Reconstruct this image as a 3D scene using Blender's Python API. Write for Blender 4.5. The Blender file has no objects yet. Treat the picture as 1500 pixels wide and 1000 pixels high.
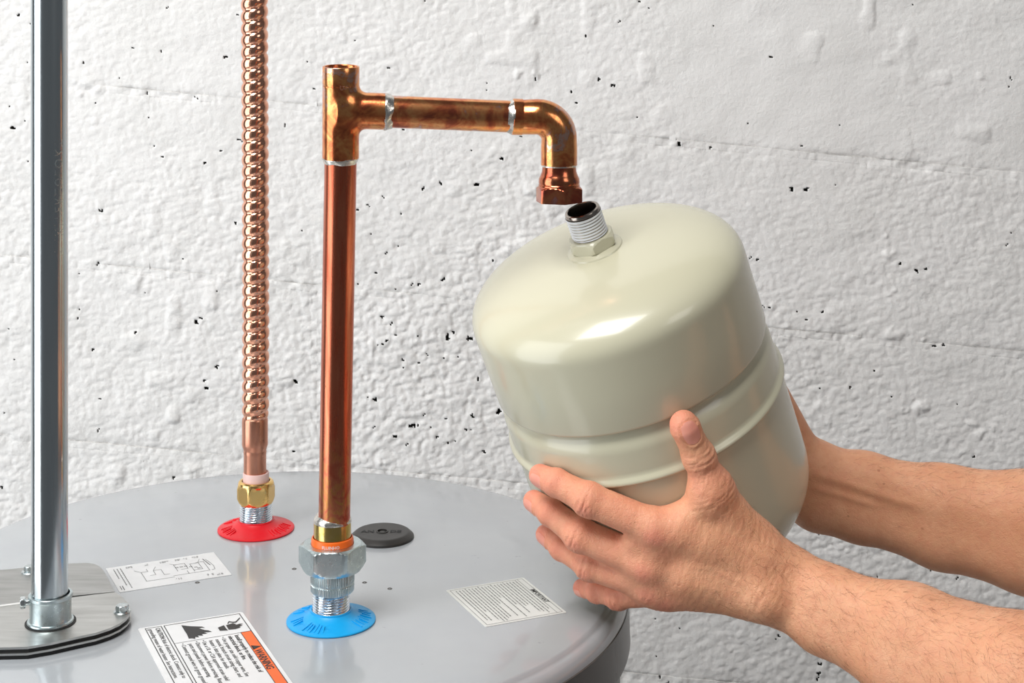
import bpy, math, random
import numpy as np
from mathutils import Vector, Matrix

S = bpy.context.scene
COL = S.collection
random.seed(7)
RNG = np.random.default_rng(7)

# ------------------------------------------------------------------ camera, light, exposure
F = 2350.0            # focal length in pixels of the 1500 px wide frame
HZ = -20.0            # row of the horizon
HT = 1.25             # height of the heater lid above the floor
ZC = HT + 0.447       # camera height
cam = bpy.data.cameras.new('camera')
cam.sensor_width = 36.0
cam.lens = F / 1500 * 36
cam.shift_y = -(500 - HZ) / 1500
cam.clip_start = 0.05
camo = bpy.data.objects.new('camera', cam)
COL.objects.link(camo)
camo.location = (0, 0, ZC)
camo.rotation_euler = (math.pi / 2, 0, 0)
S.camera = camo
S.view_settings.view_transform = 'Standard'
S.view_settings.look = 'None'
S.view_settings.gamma = 1
S.view_settings.use_curve_mapping = False
S.view_settings.exposure = 0.0

W = bpy.data.worlds.new('world')
S.world = W
W.use_nodes = True
W.node_tree.nodes['Background'].inputs[0].default_value = (0.92, 0.96, 1.0, 1)
W.node_tree.nodes['Background'].inputs[1].default_value = 0.12

def area(name, loc, target, sx, sy, power, col=(1, 1, 1)):
    l = bpy.data.lights.new(name, 'AREA')
    l.shape = 'RECTANGLE'; l.size = sx; l.size_y = sy; l.energy = power; l.color = col
    o = bpy.data.objects.new(name, l); COL.objects.link(o)
    o.location = loc
    o.rotation_euler = (Vector(target) - Vector(loc)).to_track_quat('-Z', 'Y').to_euler()
    return o
area('key_softbox', (-0.75, 0.15, 3.3), (0.1, 1.45, 1.35), 1.1, 1.1, 49, (1.0, 0.985, 0.955))
area('side_softbox', (-1.75, 0.45, 1.42), (-.1, 1.2, 1.42), 1.3, 2.5, 31, (0.94, 0.975, 1.0))
area('front_fill', (1.5, -0.6, 2.6), (0.1, 1.4, 1.4), 0.9, 0.9, 6, (1.0, 0.98, 0.95))  # unseen fill lamp added to lift the faces towards the camera

# ------------------------------------------------------------------ helpers
def P(px, py, d):
    return np.array([(px - 750) * d / F, d, ZC - (py - HZ) * d / F])
def G(px, py, h=0.0):                      # point where the pixel ray meets the plane h above the lid
    return P(px, py, (ZC - HT - h) * F / (py - HZ))

def mesh_obj(name, verts, faces, mat, parent=None, org=(0, 0, 0), smooth=True, sharp=None, mats=None, fmat=None):
    me = bpy.data.meshes.new(name)
    v = np.asarray(verts, dtype=float) - np.asarray(org, dtype=float)
    me.from_pydata(v.tolist(), [], [list(map(int, f)) for f in faces] if not isinstance(faces, np.ndarray) else faces.tolist())
    if mats:
        for m in mats: me.materials.append(m)
    elif mat: me.materials.append(mat)
    if fmat is not None: me.polygons.foreach_set('material_index', np.asarray(fmat, dtype=np.int32))
    if smooth: me.polygons.foreach_set('use_smooth', np.ones(len(me.polygons), dtype=bool))
    if sharp is not None: me.set_sharp_from_angle(angle=math.radians(sharp))
    me.update()
    o = bpy.data.objects.new(name, me)
    COL.objects.link(o)
    if parent is not None: o.parent = parent
    else: o.location = org
    return o

class Thing:
    """an Empty at the base; its parts are meshes given in world coordinates"""
    def __init__(s, name, label, cat, org, group=None):
        s.e = bpy.data.objects.new(name, None); COL.objects.link(s.e)
        s.e.empty_display_size = 0.03
        s.org = np.array(org, dtype=float); s.e.location = org
        s.e['label'] = label; s.e['category'] = cat
        if group: s.e['group'] = group
    def part(s, name, vf, mat, parent=None, label=None, smooth=True, sharp=35, **k):
        o = mesh_obj(name, vf[0], vf[1], mat, parent or s.e, s.org, smooth, sharp, **k)
        if label: o['label'] = label
        return o

def frame(axis, hint=(0, 1, 0)):
    n = np.asarray(axis, float); n = n / np.linalg.norm(n)
    h = np.asarray(hint, float)
    if abs(np.dot(n, h)) > 0.95: h = np.array([1.0, 0, 0])
    u = np.cross(h, n); u /= np.linalg.norm(u)
    return u, np.cross(n, u), n

def loft(rings, closed_u=True, cap0=True, cap1=True):
    """rings: list of (n,3) arrays"""
    n = len(rings[0]); V = np.concatenate(rings); Fc = []
    for i in range(len(rings) - 1):
        for j in range(n if closed_u else n - 1):
            a = i * n + j; b = i * n + (j + 1) % n
            Fc.append((a, b, b + n, a + n))
    if cap0: Fc.append(tuple(range(n - 1, -1, -1)))
    if cap1: Fc.append(tuple(range((len(rings) - 1) * n, len(rings) * n)))
    return V, Fc

def lathe(prof, o, axis=(0, 0, 1), seg=64, rfun=None, cap0=True, cap1=True):
    """prof: (radius, height) along axis from o; rfun(theta, r, h) may reshape the ring"""
    u, v, n = frame(axis); th = np.arange(seg) * 2 * math.pi / seg
    rings = []
    for r, h in prof:
        rr = np.full(seg, r) if rfun is None else rfun(th, r, h)
        rings.append(np.asarray(o) + np.outer(rr * np.cos(th), u) + np.outer(rr * np.sin(th), v) + n * h)
    return loft(rings, cap0=cap0, cap1=cap1)

def hexnut(o, axis, R, h0, h1, ch=0.0015, rot=0.0, rin=None, ch2=None, seg=96, top_ch=True, bot_ch=True):
    """hexagonal prism of corner radius R with chamfered corners"""
    def hexr(th):
        a = (th - rot + math.pi / 6) % (math.pi / 3) - math.pi / 6
        return R * math.cos(math.pi / 6) / np.cos(math.pi / 6 - np.abs(a) if False else ((th - rot) % (math.pi / 3)) - math.pi / 6)
    flat = R * math.cos(math.pi / 6)
    hs = []
    if bot_ch: hs += [(flat * 0.98, h0), (flat * 1.035, h0 + ch * 0.4), (flat * 1.09, h0 + ch * .75), (R * 1.01, h0 + ch * 1.2)]
    else: hs += [(R * 1.01, h0)]
    c2_ = ch2 or ch
    if top_ch: hs += [(R * 1.01, h1 - c2_ * 1.2), (flat * 1.09, h1 - c2_ * .75), (flat * 1.035, h1 - c2_ * 0.4), (flat * 0.98, h1)]
    else: hs += [(R * 1.01, h1)]
    f = lambda th, r, h: np.minimum(hexr(th), r)
    if rin: hs = [(rin, h0)] + hs + [(rin, h1), (rin, h0)]
    return lathe(hs, o, axis, seg, f, cap0=not rin, cap1=not rin)

def merge(*vfs):
    V = []; Fc = []; k = 0
    for v, f in vfs:
        V.append(np.asarray(v)); Fc += [tuple(i + k for i in q) for q in f]; k += len(v)
    return np.concatenate(V), Fc

def tube(pts, rad, seg=48, caps=True):
    pts = [np.asarray(p, float) for p in pts]; rings = []
    rad = rad if hasattr(rad, '__len__') else [rad] * len(pts)
    t0 = pts[1] - pts[0]; u, v, n = frame(t0)
    th = np.arange(seg) * 2 * math.pi / seg
    for i, p in enumerate(pts):
        t = (pts[min(i + 1, len(pts) - 1)] - pts[max(i - 1, 0)]); t /= np.linalg.norm(t)
        u = u - t * np.dot(u, t); u /= np.linalg.norm(u); v = np.cross(t, u)
        rings.append(p + rad[i] * (np.outer(np.cos(th), u) + np.outer(np.sin(th), v)))
    return loft(rings, cap0=caps, cap1=caps)

def hash2(ix, iy, seed):
    h = (ix.astype(np.int64) * 374761393 + iy.astype(np.int64) * 668265263 + seed * 974711) & 0x7fffffff
    h = ((h ^ (h >> 13)) * 1274126177) & 0x7fffffff
    h = (h ^ (h >> 16)) & 0xffffff
    return h / float(0xffffff)
def vnoise(x, y, scale, seed):
    x = x / scale; y = y / scale
    ix = np.floor(x); iy = np.floor(y); fx = x - ix; fy = y - iy
    fx = fx * fx * fx * (fx * (fx * 6 - 15) + 10); fy = fy * fy * fy * (fy * (fy * 6 - 15) + 10)
    a = hash2(ix, iy, seed); b = hash2(ix + 1, iy, seed); c = hash2(ix, iy + 1, seed); d = hash2(ix + 1, iy + 1, seed)
    return (a * (1 - fx) + b * fx) * (1 - fy) + (c * (1 - fx) + d * fx) * fy     # 0..1

# ------------------------------------------------------------------ materials
class N:
    def __init__(s, name):
        s.m = bpy.data.materials.new(name); s.m.use_nodes = True; s.t = s.m.node_tree
        s.b = s.t.nodes['Principled BSDF']
    def n(s, typ, **k):
        x = s.t.nodes.new(typ)
        for a, v in k.items():
            if a.startswith('i_'): x.inputs[a[2:].replace('_', ' ')].default_value = v
            else: setattr(x, a, v)
        return x
    def l(s, a, b): s.t.links.new(a, b)
    def set(s, **k):
        for a, v in k.items():
            a = a.replace('_', ' ')
            if isinstance(v, bpy.types.NodeSocket): s.l(v, s.b.inputs[a])
            else:
                sk = s.b.inputs[a]; sk.default_value = (*v, 1) if sk.type == 'RGBA' else v
        return s
    def coord(s, scale=(1, 1, 1), out='Object'):
        c = s.n('ShaderNodeTexCoord'); m = s.n('ShaderNodeMapping'); m.inputs['Scale'].default_value = scale
        s.l(c.outputs[out], m.inputs[0]); return m.outputs[0]
    def noise(s, scale, detail=4, rough=.5, vec=None, dist=0.0):
        x = s.n('ShaderNodeTexNoise'); x.inputs['Scale'].default_value = scale
        x.inputs['Detail'].default_value = detail; x.inputs['Roughness'].default_value = rough
        x.inputs['Distortion'].default_value = dist
        s.l(vec if vec is not None else s.coord(), x.inputs['Vector']); return x.outputs['Fac']
    def ramp(s, fac, stops, interp='LINEAR'):
        r = s.n('ShaderNodeValToRGB'); r.color_ramp.interpolation = interp
        e = r.color_ramp.elements
        while len(e) < len(stops): e.new(0.5)
        for el, (p, c) in zip(e, stops):
            el.position = p; el.color = (*c, 1) if len(c) == 3 else c
        s.l(fac, r.inputs[0]); return r.outputs[0]
    def mix(s, fac, a, b, mode='MIX'):
        x = s.n('ShaderNodeMix', data_type='RGBA', blend_type=mode)
        for sock, v in ((x.inputs[0], fac), (x.inputs[6], a), (x.inputs[7], b)):
            if isinstance(v, bpy.types.NodeSocket): s.l(v, sock)
            else: sock.default_value = v if not isinstance(v, tuple) else (*v, 1)
        return x.outputs[2]
    def math(s, op, a, b=0.0):
        x = s.n('ShaderNodeMath', operation=op)
        for sock, v in zip(x.inputs, (a, b)):
            if isinstance(v, bpy.types.NodeSocket): s.l(v, sock)
            else: sock.default_value = v
        return x.outputs[0]
    def bump(s, h, strength=.3, dist=.001, prev=None):
        x = s.n('ShaderNodeBump'); x.inputs['Strength'].default_value = strength; x.inputs['Distance'].default_value = dist
        s.l(h, x.inputs['Height'])
        if prev is not None: s.l(prev, x.inputs['Normal'])
        s.l(x.outputs[0], s.b.inputs['Normal']); return x.outputs[0]

def gr(v): return (v, v, v)
# painted concrete
m = N('painted_concrete')
c = m.ramp(m.noise(9, 3), [(.3, (.79, .78, .765)), (.7, (.84, .83, .82))])
fine = m.noise(900, 3, .6)
c = m.mix(m.ramp(m.noise(60, 5, .7), [(.66, gr(0)), (.74, gr(.45))]), c, (.60, .60, .58))
m.set(Base_Color=c, Roughness=.45, Specular_IOR_Level=.35)
b1 = m.bump(m.noise(260, 4, .55, dist=.3), .55, .0012)
m.bump(fine, .35, .0004, b1)
M_WALL = m.m
m = N('shaded_pore_concrete'); m.set(Base_Color=(.06, .06, .055), Roughness=.95); m.bump(m.noise(700), .5, .001); M_PORE = m.m  # bare concrete in the pores, blackened to paint in the shade of deep holes
m = N('mortar'); m.set(Base_Color=(.81, .80, .785), Roughness=.6); m.bump(m.noise(300, 4, .6), .6, .0012); M_MORTAR = m.m
m = N('floor_concrete'); m.set(Base_Color=m.ramp(m.noise(5, 6), [(.3, gr(.30)), (.7, gr(.42))]), Roughness=.7); m.bump(m.noise(120), .2, .001); M_FLOOR = m.m

# heater grey enamel
m = N('grey_enamel')
c = m.ramp(m.noise(14, 3), [(.35, (.415, .44, .47)), (.65, (.445, .47, .495))])
sp = m.ramp(m.noise(170, 2, .4), [(.765, gr(0)), (.79, gr(.35))])
c = m.mix(sp, c, (.25, .25, .26))
m.set(Base_Color=c, Roughness=m.ramp(m.noise(22, 3), [(.3, gr(.16)), (.7, gr(.24))]), Specular_IOR_Level=.6, Coat_Weight=.6, Coat_Roughness=.07)
m.bump(m.noise(12, 2, .5), .06, .004)
M_LID = m.m
m = N('shaded_grey_enamel'); m.set(Base_Color=(.095, .09, .085), Roughness=.25); m.bump(m.noise(40, 2), .15, .002); M_SKIRT = m.m  # enamel darkened to paint in the dark room its upright side reflects

def metal(name, col, rough, col2=None, bs=0.1, nscale=200, stretch=(1, 1, 1), aniso=0):
    m = N(name)
    f = m.noise(nscale, 4, .6, m.coord(stretch))
    m.set(Metallic=1.0, Base_Color=m.ramp(f, [(.3, col), (.7, col2 or tuple(x * .75 for x in col))]),
          Roughness=m.ramp(f, [(.3, gr(rough * .8)), (.7, gr(min(1, rough * 1.35)))]))
    if bs: m.bump(m.noise(nscale * 1.7, 3, .6, m.coord(stretch)), bs, .0006)
    return m.m
M_EMT = metal('galvanised_conduit', (.62, .67, .69), .17, (.47, .52, .55), .10, 90, (1, 1, .12))
M_ZINC = metal('zinc_plate', (.60, .68, .69), .30, (.50, .58, .60), .06, 300)
M_ZINCB = metal('bright_zinc_thread', (.82, .87, .92), .16, (.62, .68, .74), .1, 300)
M_COVER = metal('brushed_steel_cover', (.60, .60, .585), .36, (.50, .50, .485), .08, 120, (.15, 1, 1))
M_BRASS = metal('brass', (.93, .62, .24), .22, (.90, .58, .20), 0, 60)
M_BRASS2 = metal('heated_brass', (.80, .58, .24), .2, (.55, .40, .10), .1, 130)
M_SOLDER = metal('solder', (.84, .83, .79), .26, (.56, .50, .44), .4, 260)
M_NICKEL = metal('nickel', (.42, .37, .33), .18, (.30, .26, .23), .05, 200)
M_COPB = metal('bright_copper', (.93, .50, .35), .15, (.80, .36, .23), .05, 120)
M_COPC = metal('satin_copper', (.72, .35, .24), .30, (.60, .26, .17), .08, 160, (1, 1, .2))
M_STEELN = metal('steel_screw', (.65, .69, .70), .25, (.5, .55, .56), .1, 400)

def copper(name, base, base2, hot, hotlo, hothi, axis_stretch, streak=.6, rough=.2, spots=None):
    """copper with heat tint: gold, crimson and blue-grey oxide clouds between heights hotlo..hothi of object z"""
    m = N(name)
    st = m.noise(55, 4, .6, m.coord(axis_stretch))
    c = m.ramp(st, [(.32, base), (.68, base2)])
    cl = m.noise(52, 5, .62, dist=.45)
    tint = m.ramp(cl, [(.36, (.34, .05, .03)), (.43, (.66, .17, .06)), (.49, (.85, .33, .12)), (.54, (.92, .45, .17)), (.58, (.72, .26, .10)), (.63, (.60, .52, .50)), (.68, (.86, .38, .26))])
    if hothi is None:
        c = m.mix(hot, c, tint)
    else:
        sx = m.n('ShaderNodeSeparateXYZ'); m.l(m.coord(), sx.inputs[0])
        mr = m.n('ShaderNodeMapRange'); mr.inputs[1].default_value = hotlo; mr.inputs[2].default_value = hothi
        m.l(sx.outputs[2], mr.inputs[0])
        c = m.mix(m.math('MULTIPLY', mr.outputs[0], hot), c, tint)
        if spots:
            mr2 = m.n('ShaderNodeMapRange'); mr2.inputs[1].default_value = spots[0]; mr2.inputs[2].default_value = spots[1]
            m.l(sx.outputs[2], mr2.inputs[0])
            tint2 = m.ramp(m.noise(60, 4, .6, dist=2.5), [(.35, (.45, .07, .04)), (.50, (.66, .22, .12)), (.60, (.60, .33, .08)), (.66, (.75, .30, .18))])
            c = m.mix(m.math('MULTIPLY', mr2.outputs[0], .8), c, tint2)
    sp = m.ramp(m.noise(330, 3, .6), [(.66, gr(0)), (.70, gr(.6))])
    c = m.mix(sp, c, (.45, .12, .06))
    m.set(Metallic=1.0, Base_Color=c, Roughness=m.ramp(st, [(.3, gr(rough * .8)), (.7, gr(rough * 1.3))]))
    m.bump(m.noise(240, 3, .6, m.coord(axis_stretch)), .06, .0005)
    return m.m

# tank paint
m = N('beige_tank_enamel')
m.set(Base_Color=m.ramp(m.noise(6, 3), [(.3, (.575, .55, .405)), (.7, (.60, .575, .43))]), Roughness=.25, Specular_IOR_Level=.55, Coat_Weight=.35, Coat_Roughness=.08)
m.bump(m.noise(55, 2, .5), .04, .0015)
M_TANK = m.m
m = N('ptfe_tape'); m.set(Base_Color=(.84, .85, .87), Roughness=.42); m.bump(m.noise(420, 4, .6), .5, .0006); M_TAPE = m.m
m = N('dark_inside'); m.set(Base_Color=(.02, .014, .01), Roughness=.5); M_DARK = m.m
def plastic(name, col, rough=.35, bs=.1):
    m = N(name); m.set(Base_Color=m.ramp(m.noise(40, 2), [(.3, col), (.7, tuple(x * .9 for x in col))]), Roughness=rough); m.bump(m.noise(500, 3), bs, .0004); return m.m
M_RED = plastic('red_plastic', (.80, .008, .02), .38)
M_BLUE = plastic('blue_plastic', (.004, .40, .86), .38)
M_BLACK = plastic('black_plastic', (.030, .028, .026), .42)
M_BLACKD = plastic('black_gasket', (.010, .010, .010), .6)
M_PINK = plastic('pink_nylon', (.86, .60, .56), .4)
M_ORANGE = plastic('orange_plastic', (.95, .16, .015), .35)
M_PAPER = plastic('sticker_paper', (.80, .81, .82), .42, .03)
M_PAPER2 = plastic('sticker_film', (.74, .75, .73), .42, .03)
M_INK = plastic('black_ink', (.02, .02, .02), .5, 0)
M_GINK = plastic('grey_ink', (.16, .16, .16), .5, 0)
M_OINK = plastic('orange_ink', (.95, .15, .02), .42, 0)
m = N('hair'); m.set(Base_Color=(.16, .06, .02), Roughness=.5); M_HAIR = m.m
m = N('nail')
m.set(Base_Color=m.ramp(m.noise(90, 2), [(.3, (.78, .30, .22)), (.7, (.84, .37, .28))]), Roughness=.33, Subsurface_Weight=.15, Subsurface_Radius=(.5, .2, .1), Subsurface_Scale=.004)
M_NAIL = m.m
m = N('skin')
at = m.n('ShaderNodeAttribute', attribute_name='redness')
lo = m.ramp(m.noise(28, 4, .6), [(.3, (.74, .345, .185)), (.7, (.83, .43, .25))])
mot = m.ramp(m.noise(150, 4, .65), [(.4, gr(0)), (.62, gr(.35))])
c = m.mix(mot, lo, (.70, .27, .16))
c = m.mix(at.outputs['Fac'], c, (.86, .255, .19))
sp = m.ramp(m.noise(170, 1, .3), [(.79, gr(0)), (.82, gr(.5))])
c = m.mix(sp, c, (.38, .13, .06))
m.set(Base_Color=c, Roughness=m.ramp(m.noise(200, 3), [(.3, gr(.42)), (.7, gr(.56))]), Specular_IOR_Level=.45,
      Subsurface_Weight=.12, Subsurface_Radius=(1, .35, .18), Subsurface_Scale=.006)
vo = m.n('ShaderNodeTexVoronoi', feature='DISTANCE_TO_EDGE'); vo.inputs['Scale'].default_value = 520
m.l(m.coord((1, 1, 1.6)), vo.inputs['Vector'])
vr = m.ramp(vo.outputs['Distance'], [(0, gr(0)), (.12, gr(1))])
b1 = m.bump(vr, .28, .0006)
b1 = m.bump(m.noise(330, 4, .65, dist=.8), .55, .0009, b1)
m.bump(m.noise(90, 3, .5), .3, .0012, b1)
M_SKIN = m.m

def ground(o, kind='structure'):
    o['kind'] = kind; return o

# ------------------------------------------------------------------ wall of painted blocks
WY = 1.79
K = WY / F                                  # metres per pixel on the wall
SH = 0.095                                  # fall of the courses to the right
def wxz(px, py): return (px - 750) * K, ZC - (py - HZ) * K
def vrow(x, z):                             # course coordinate: height measured along the falling courses
    return z + SH * x
JX, JZ = wxz(100, 125)
V0 = vrow(JX, JZ)                           # course line through the first visible joint
ROWH = 262 * K; BLK = 525 * K
H0X = wxz(985, 0)[0]                        # a head joint of the course above V0

pits_px = [(20,187,5),(148,308,5),(350,204,4),(331,83,5),(236,75,3),(238,230,3),(216,137,3),(60,30,2),(522,308,4),(538,300,3),(569,100,3),(569,302,0),
 (620,276,4),(645,268,4),(640,180,0),(698,270,6),(735,232,5),(712,132,2),(820,105,0),(858,53,4),(908,32,3),(784,115,4),(877,117,5),(899,125,5),(845,150,3),(853,190,2),
 (950,12,2),(1045,37,3),(1129,83,3),(995,211,6),(1040,216,5),(1159,276,6),(1181,277,6),(1223,270,2),(1173,213,3),(1455,69,2),(1480,115,4),(1353,188,0),(1099,377,3),(1109,380,3),
 (1318,386,4),(1342,396,5),(1355,394,4),(1120,450,2),(1205,457,4),(1182,467,3),(1367,506,4),(1382,505,3),(1126,450,2),(1402,591,3),(1371,645,2),(1245,567,4),
 (144,386,4),(268,378,2),(115,467,3),(288,471,6),(295,466,4),(200,486,4),(318,537,5),(300,556,3),(148,583,3),(434,558,6),(303,568,5),(144,629,4),(255,699,5),(450,680,0),(430,660,3),
 (566,371,3),(650,409,5),(613,416,3),(604,416,3),(560,464,5),(574,473,4),(580,490,3),(567,498,3),(561,503,4),(656,494,7),(664,486,4),(688,495,7),(626,519,4),(612,491,2),(651,524,2),
 (701,555,4),(705,570,2),(550,584,5),(540,580,2),(591,537,2),(621,607,3),(605,622,7),(612,623,4),(549,624,3),(538,625,2),(631,626,3),(579,638,5),(596,650,3),(640,639,4),(656,648,4),(667,646,3),(683,628,4),(692,608,5),(731,602,7),(709,661,5),(690,628,3),
 (655,668,0),(500,408,3),(525,416,2),(545,395,0),(583,361,3),(551,399,2),(590,700,3),(1200,780,5),(1160,764,3),(960,905,3),(962,960,3),(1140,930,3),(1135,935,2),(1201,972,5),(1200,985,5),(1198,993,4),(1350,815,4),(1363,834,3),(996,920,2)]
PITS = []
for (x, y, r) in pits_px:
    if r: PITS.append((*wxz(x, y), r * K * .55))
for i in range(330):
    x = random.uniform(-100, 1600); y = random.uniform(-80, 1050)
    if x > 950 and y < 480 and random.random() < .75: continue
    PITS.append((*wxz(x, y), random.choice([1.1, 1.3, 1.6, 2.2, 3.0]) * K * .62))
PITS = np.array(PITS)

def rough_mask(x, z):
    a = vnoise(x, z, .16, 3)
    px = x / K + 750; py = HZ + (ZC - z) / K
    smooth = 1 / (1 + np.exp(-(px - 985) / 8.0)) * 1 / (1 + np.exp((py - 190 - (px - 985) * .095) / 8.0))
    mid = np.exp(-(((px - 620) / 260) ** 2 + ((py - 560) / 220) ** 2))
    return np.clip(.28 + .50 * a + .60 * mid - .45 * smooth + .12 * np.clip((py - 250) / 300, 0, 1), .12, 1.3)
BLOBS = [(*wxz(px, py), r * K, a) for px, py, r, a in ((1348, 597, 13, .0050), (1322, 600, 9, .0025), (1300, 372, 10, .0035), (1307, 490, 14, .0030), (1352, 500, 9, .0025), (1436, 634, 9, .0030), (1456, 626, 11, .0035),
    (1425, 620, 8, .0028), (1300, 343, 7, .0025), (760, 108, 8, .0028), (782, 106, 9, .0030), (800, 104, 6, .002), (560, 677, 8, .0025), (580, 690, 7, .0022), (1433, 113, 8, .0018), (1308, 427, 8, .002), (300, 470, 6, .002), (118, 138, 8, .0022), (142, 132, 6, .002))]
def height(x, z):
    """relief of the painted surface in metres, towards the camera positive"""
    m_ = rough_mask(x, z)
    # squashed lumps sloping like trowelled paint
    xr = x + .3 * z; zr = z - .25 * x
    a = vnoise(xr, zr * 1.35, .034, 11) - .5
    b = np.abs(vnoise(xr, zr * 1.3, .0125, 12) - .5) * 2
    b2 = np.abs(vnoise(xr + .5, zr * 1.2, .0078, 13) - .5) * 2
    c_ = vnoise(x, z, .0046, 14) - .5
    big = vnoise(x, z, .11, 15) - .5
    lump = np.clip(vnoise(x, z, .021, 16) - .72, 0, 1) * np.clip(vnoise(x, z, .13, 17) - .45, 0, 1)
    n_ = vnoise(xr + .3, zr * 1.2, .011, 18); ms = np.clip((vnoise(x, z, .045, 19) - .42) * 4, 0, 1) * np.clip(m_, 0, 1)
    crack = -.0010 * np.exp(-((n_ - .5) / .045) ** 2) * ms
    vv = (z + SH * x - V0) / ROWH; dj = np.abs(vv - np.round(vv)) * ROWH
    jp = np.exp(-(dj / .0075) ** 2) * np.clip(vnoise(x, z, .09, 20) * 1.8 - .3, .1, 1)
    jl = jp * (.0042 * (np.sqrt(vnoise(x, z * 1.2, .0115, 21)) - .62) - .0012 * np.exp(-((vnoise(x, z, .014, 22) - .5) / .07) ** 2))
    blob = 0
    for (bx, bz, br, ba) in BLOBS:
        q = np.hypot(x - bx + .009 * (vnoise(x, z, .007, 25) - .5), (z - bz) * 1.15 + .008 * (vnoise(x, z, .006, 26) - .5)) / br
        blob = blob + ba * .7 * np.clip(1 - q * q, 0, 1)
    return crack + jl + blob + .0022 * big + .0016 * a + m_ * (.0014 * np.sqrt(b) + .0016 * np.sqrt(b2) + .0014 * c_) + .028 * lump

wall = mesh_obj('wall_back', *merge(([(-2.2, WY + .008, -.1), (2.2, WY + .008, -.1), (2.2, WY + .008, 2.9), (-2.2, WY + .008, 2.9),
     (-2.2, WY + .22, -.1), (2.2, WY + .22, -.1), (2.2, WY + .22, 2.9), (-2.2, WY + .22, 2.9)],
    [(0, 1, 2, 3), (7, 6, 5, 4), (0, 4, 5, 1), (2, 6, 7, 3), (1, 5, 6, 2), (0, 3, 7, 4)])), M_MORTAR, smooth=False)
ground(wall)

def sheet(name, x0, x1, v0, v1, step, mats, edge, extra=0.0, pits=True, back=.008):
    """block face: grid in x and course coordinate v, front relief, edges turned back"""
    nx = max(2, int(round((x1 - x0) / step))) + 1; nv = max(2, int(round((v1 - v0) / step))) + 1
    xs = np.linspace(x0, x1, nx); vs = np.linspace(v0, v1, nv)
    X, V = np.meshgrid(xs, vs, indexing='ij')
    jit = step * .5
    X = X.copy(); V = V.copy()
    X[1:-1, 1:-1] += (hash2(np.round(X[1:-1, 1:-1] * 1e4), np.round(V[1:-1, 1:-1] * 1e4), 5) - .5) * jit
    V[1:-1, 1:-1] += (hash2(np.round(X[1:-1, 1:-1] * 1e4), np.round(V[1:-1, 1:-1] * 1e4), 6) - .5) * jit
    Z = V - SH * X
    h = height(X, Z) + extra
    if edge:
        dx_ = np.minimum(X - x0, x1 - X); dv = np.minimum(V - v0, v1 - V)
        wv = .5 + 1.6 * vnoise(X, Z, .03, 23)
        am = np.clip(vnoise(X, Z, .06, 24) * 2.2 - .55, .08, 1)
        h = h - .0026 * am * np.exp(-(V - v0) / (.0016 * wv)) - .0007 * am * np.exp(-(v1 - V) / (.0020 * wv))
    Y = WY - h
    n = nx * nv
    idx = np.arange(n).reshape(nx, nv)
    verts = np.stack([X.ravel(), Y.ravel(), Z.ravel()], 1)
    q = np.stack([idx[:-1, :-1].ravel(), idx[1:, :-1].ravel(), idx[1:, 1:].ravel(), idx[:-1, 1:].ravel()], 1)
    fm = np.zeros(len(q), int)
    faces = [q]
    if pits:
        cx = (X[:-1, :-1] + X[1:, 1:]).ravel() / 2; cz = (Z[:-1, :-1] + Z[1:, 1:]).ravel() / 2
        sel = np.zeros(len(q), bool)
        near = PITS[(PITS[:, 0] > x0 - .01) & (PITS[:, 0] < x1 + .01) & (PITS[:, 1] > Z.min() - .01) & (PITS[:, 1] < Z.max() + .01)]
        for (a, b, r) in near:
            ang = np.arctan2(cz - b, cx - a)
            rr = r * (1 + .35 * np.sin(2 * ang + a * 900) + .2 * np.sin(3 * ang + b * 700))
            sel |= (np.hypot(cx - a, (cz - b) * 1.15) < rr)
        iq = np.nonzero(sel)[0]
        if len(iq):
            keep = np.ones(len(q), bool); keep[iq] = False
            extra_v = []; extra_f = []; base = n
            selset = set(iq.tolist())
            ncol = nv - 1
            vmap = {}
            def deep(i):
                if i not in vmap:
                    vmap[i] = base + len(extra_v); p = verts[i]; extra_v.append((p[0], p[1] + .0065, p[2]))
                return vmap[i]
            for f in iq:
                a, b, c2, d = q[f]; i, j = divmod(int(f), ncol)
                extra_f.append((deep(a), deep(b), deep(c2), deep(d)))
                for (nb, e0, e1) in (((i, j - 1), a, b), ((i + 1, j), b, c2), ((i, j + 1), c2, d), ((i - 1, j), d, a)):
                    k2 = nb[0] * ncol + nb[1]
                    if not (0 <= nb[1] < ncol and 0 <= nb[0] < nx - 1) or k2 not in selset:
                        extra_f.append((e0, e1, deep(e1), deep(e0)))
            verts = np.concatenate([verts, np.array(extra_v)])
            faces = [q[keep], np.array(extra_f)]
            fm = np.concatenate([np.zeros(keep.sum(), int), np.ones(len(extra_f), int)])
    # rim turned back into the wall
    loop = np.concatenate([idx[:, 0], idx[-1, 1:], idx[-2::-1, -1], idx[0, -2:0:-1]])
    rim = verts[loop].copy(); rim[:, 1] = WY + back
    k0 = len(verts); m_ = len(loop); a = np.arange(m_)
    side = np.stack([k0 + m_ + a, k0 + a, k0 + (a + 1) % m_, k0 + m_ + (a + 1) % m_], 1)
    verts = np.concatenate([verts, rim, verts[loop]]); faces.append(side)
    fm = np.concatenate([fm, np.zeros(m_, int)])
    Fa = np.concatenate(faces)
    o = mesh_obj(name, verts, Fa, None, wall, smooth=True, mats=mats, fmat=fm)
    return o

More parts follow.
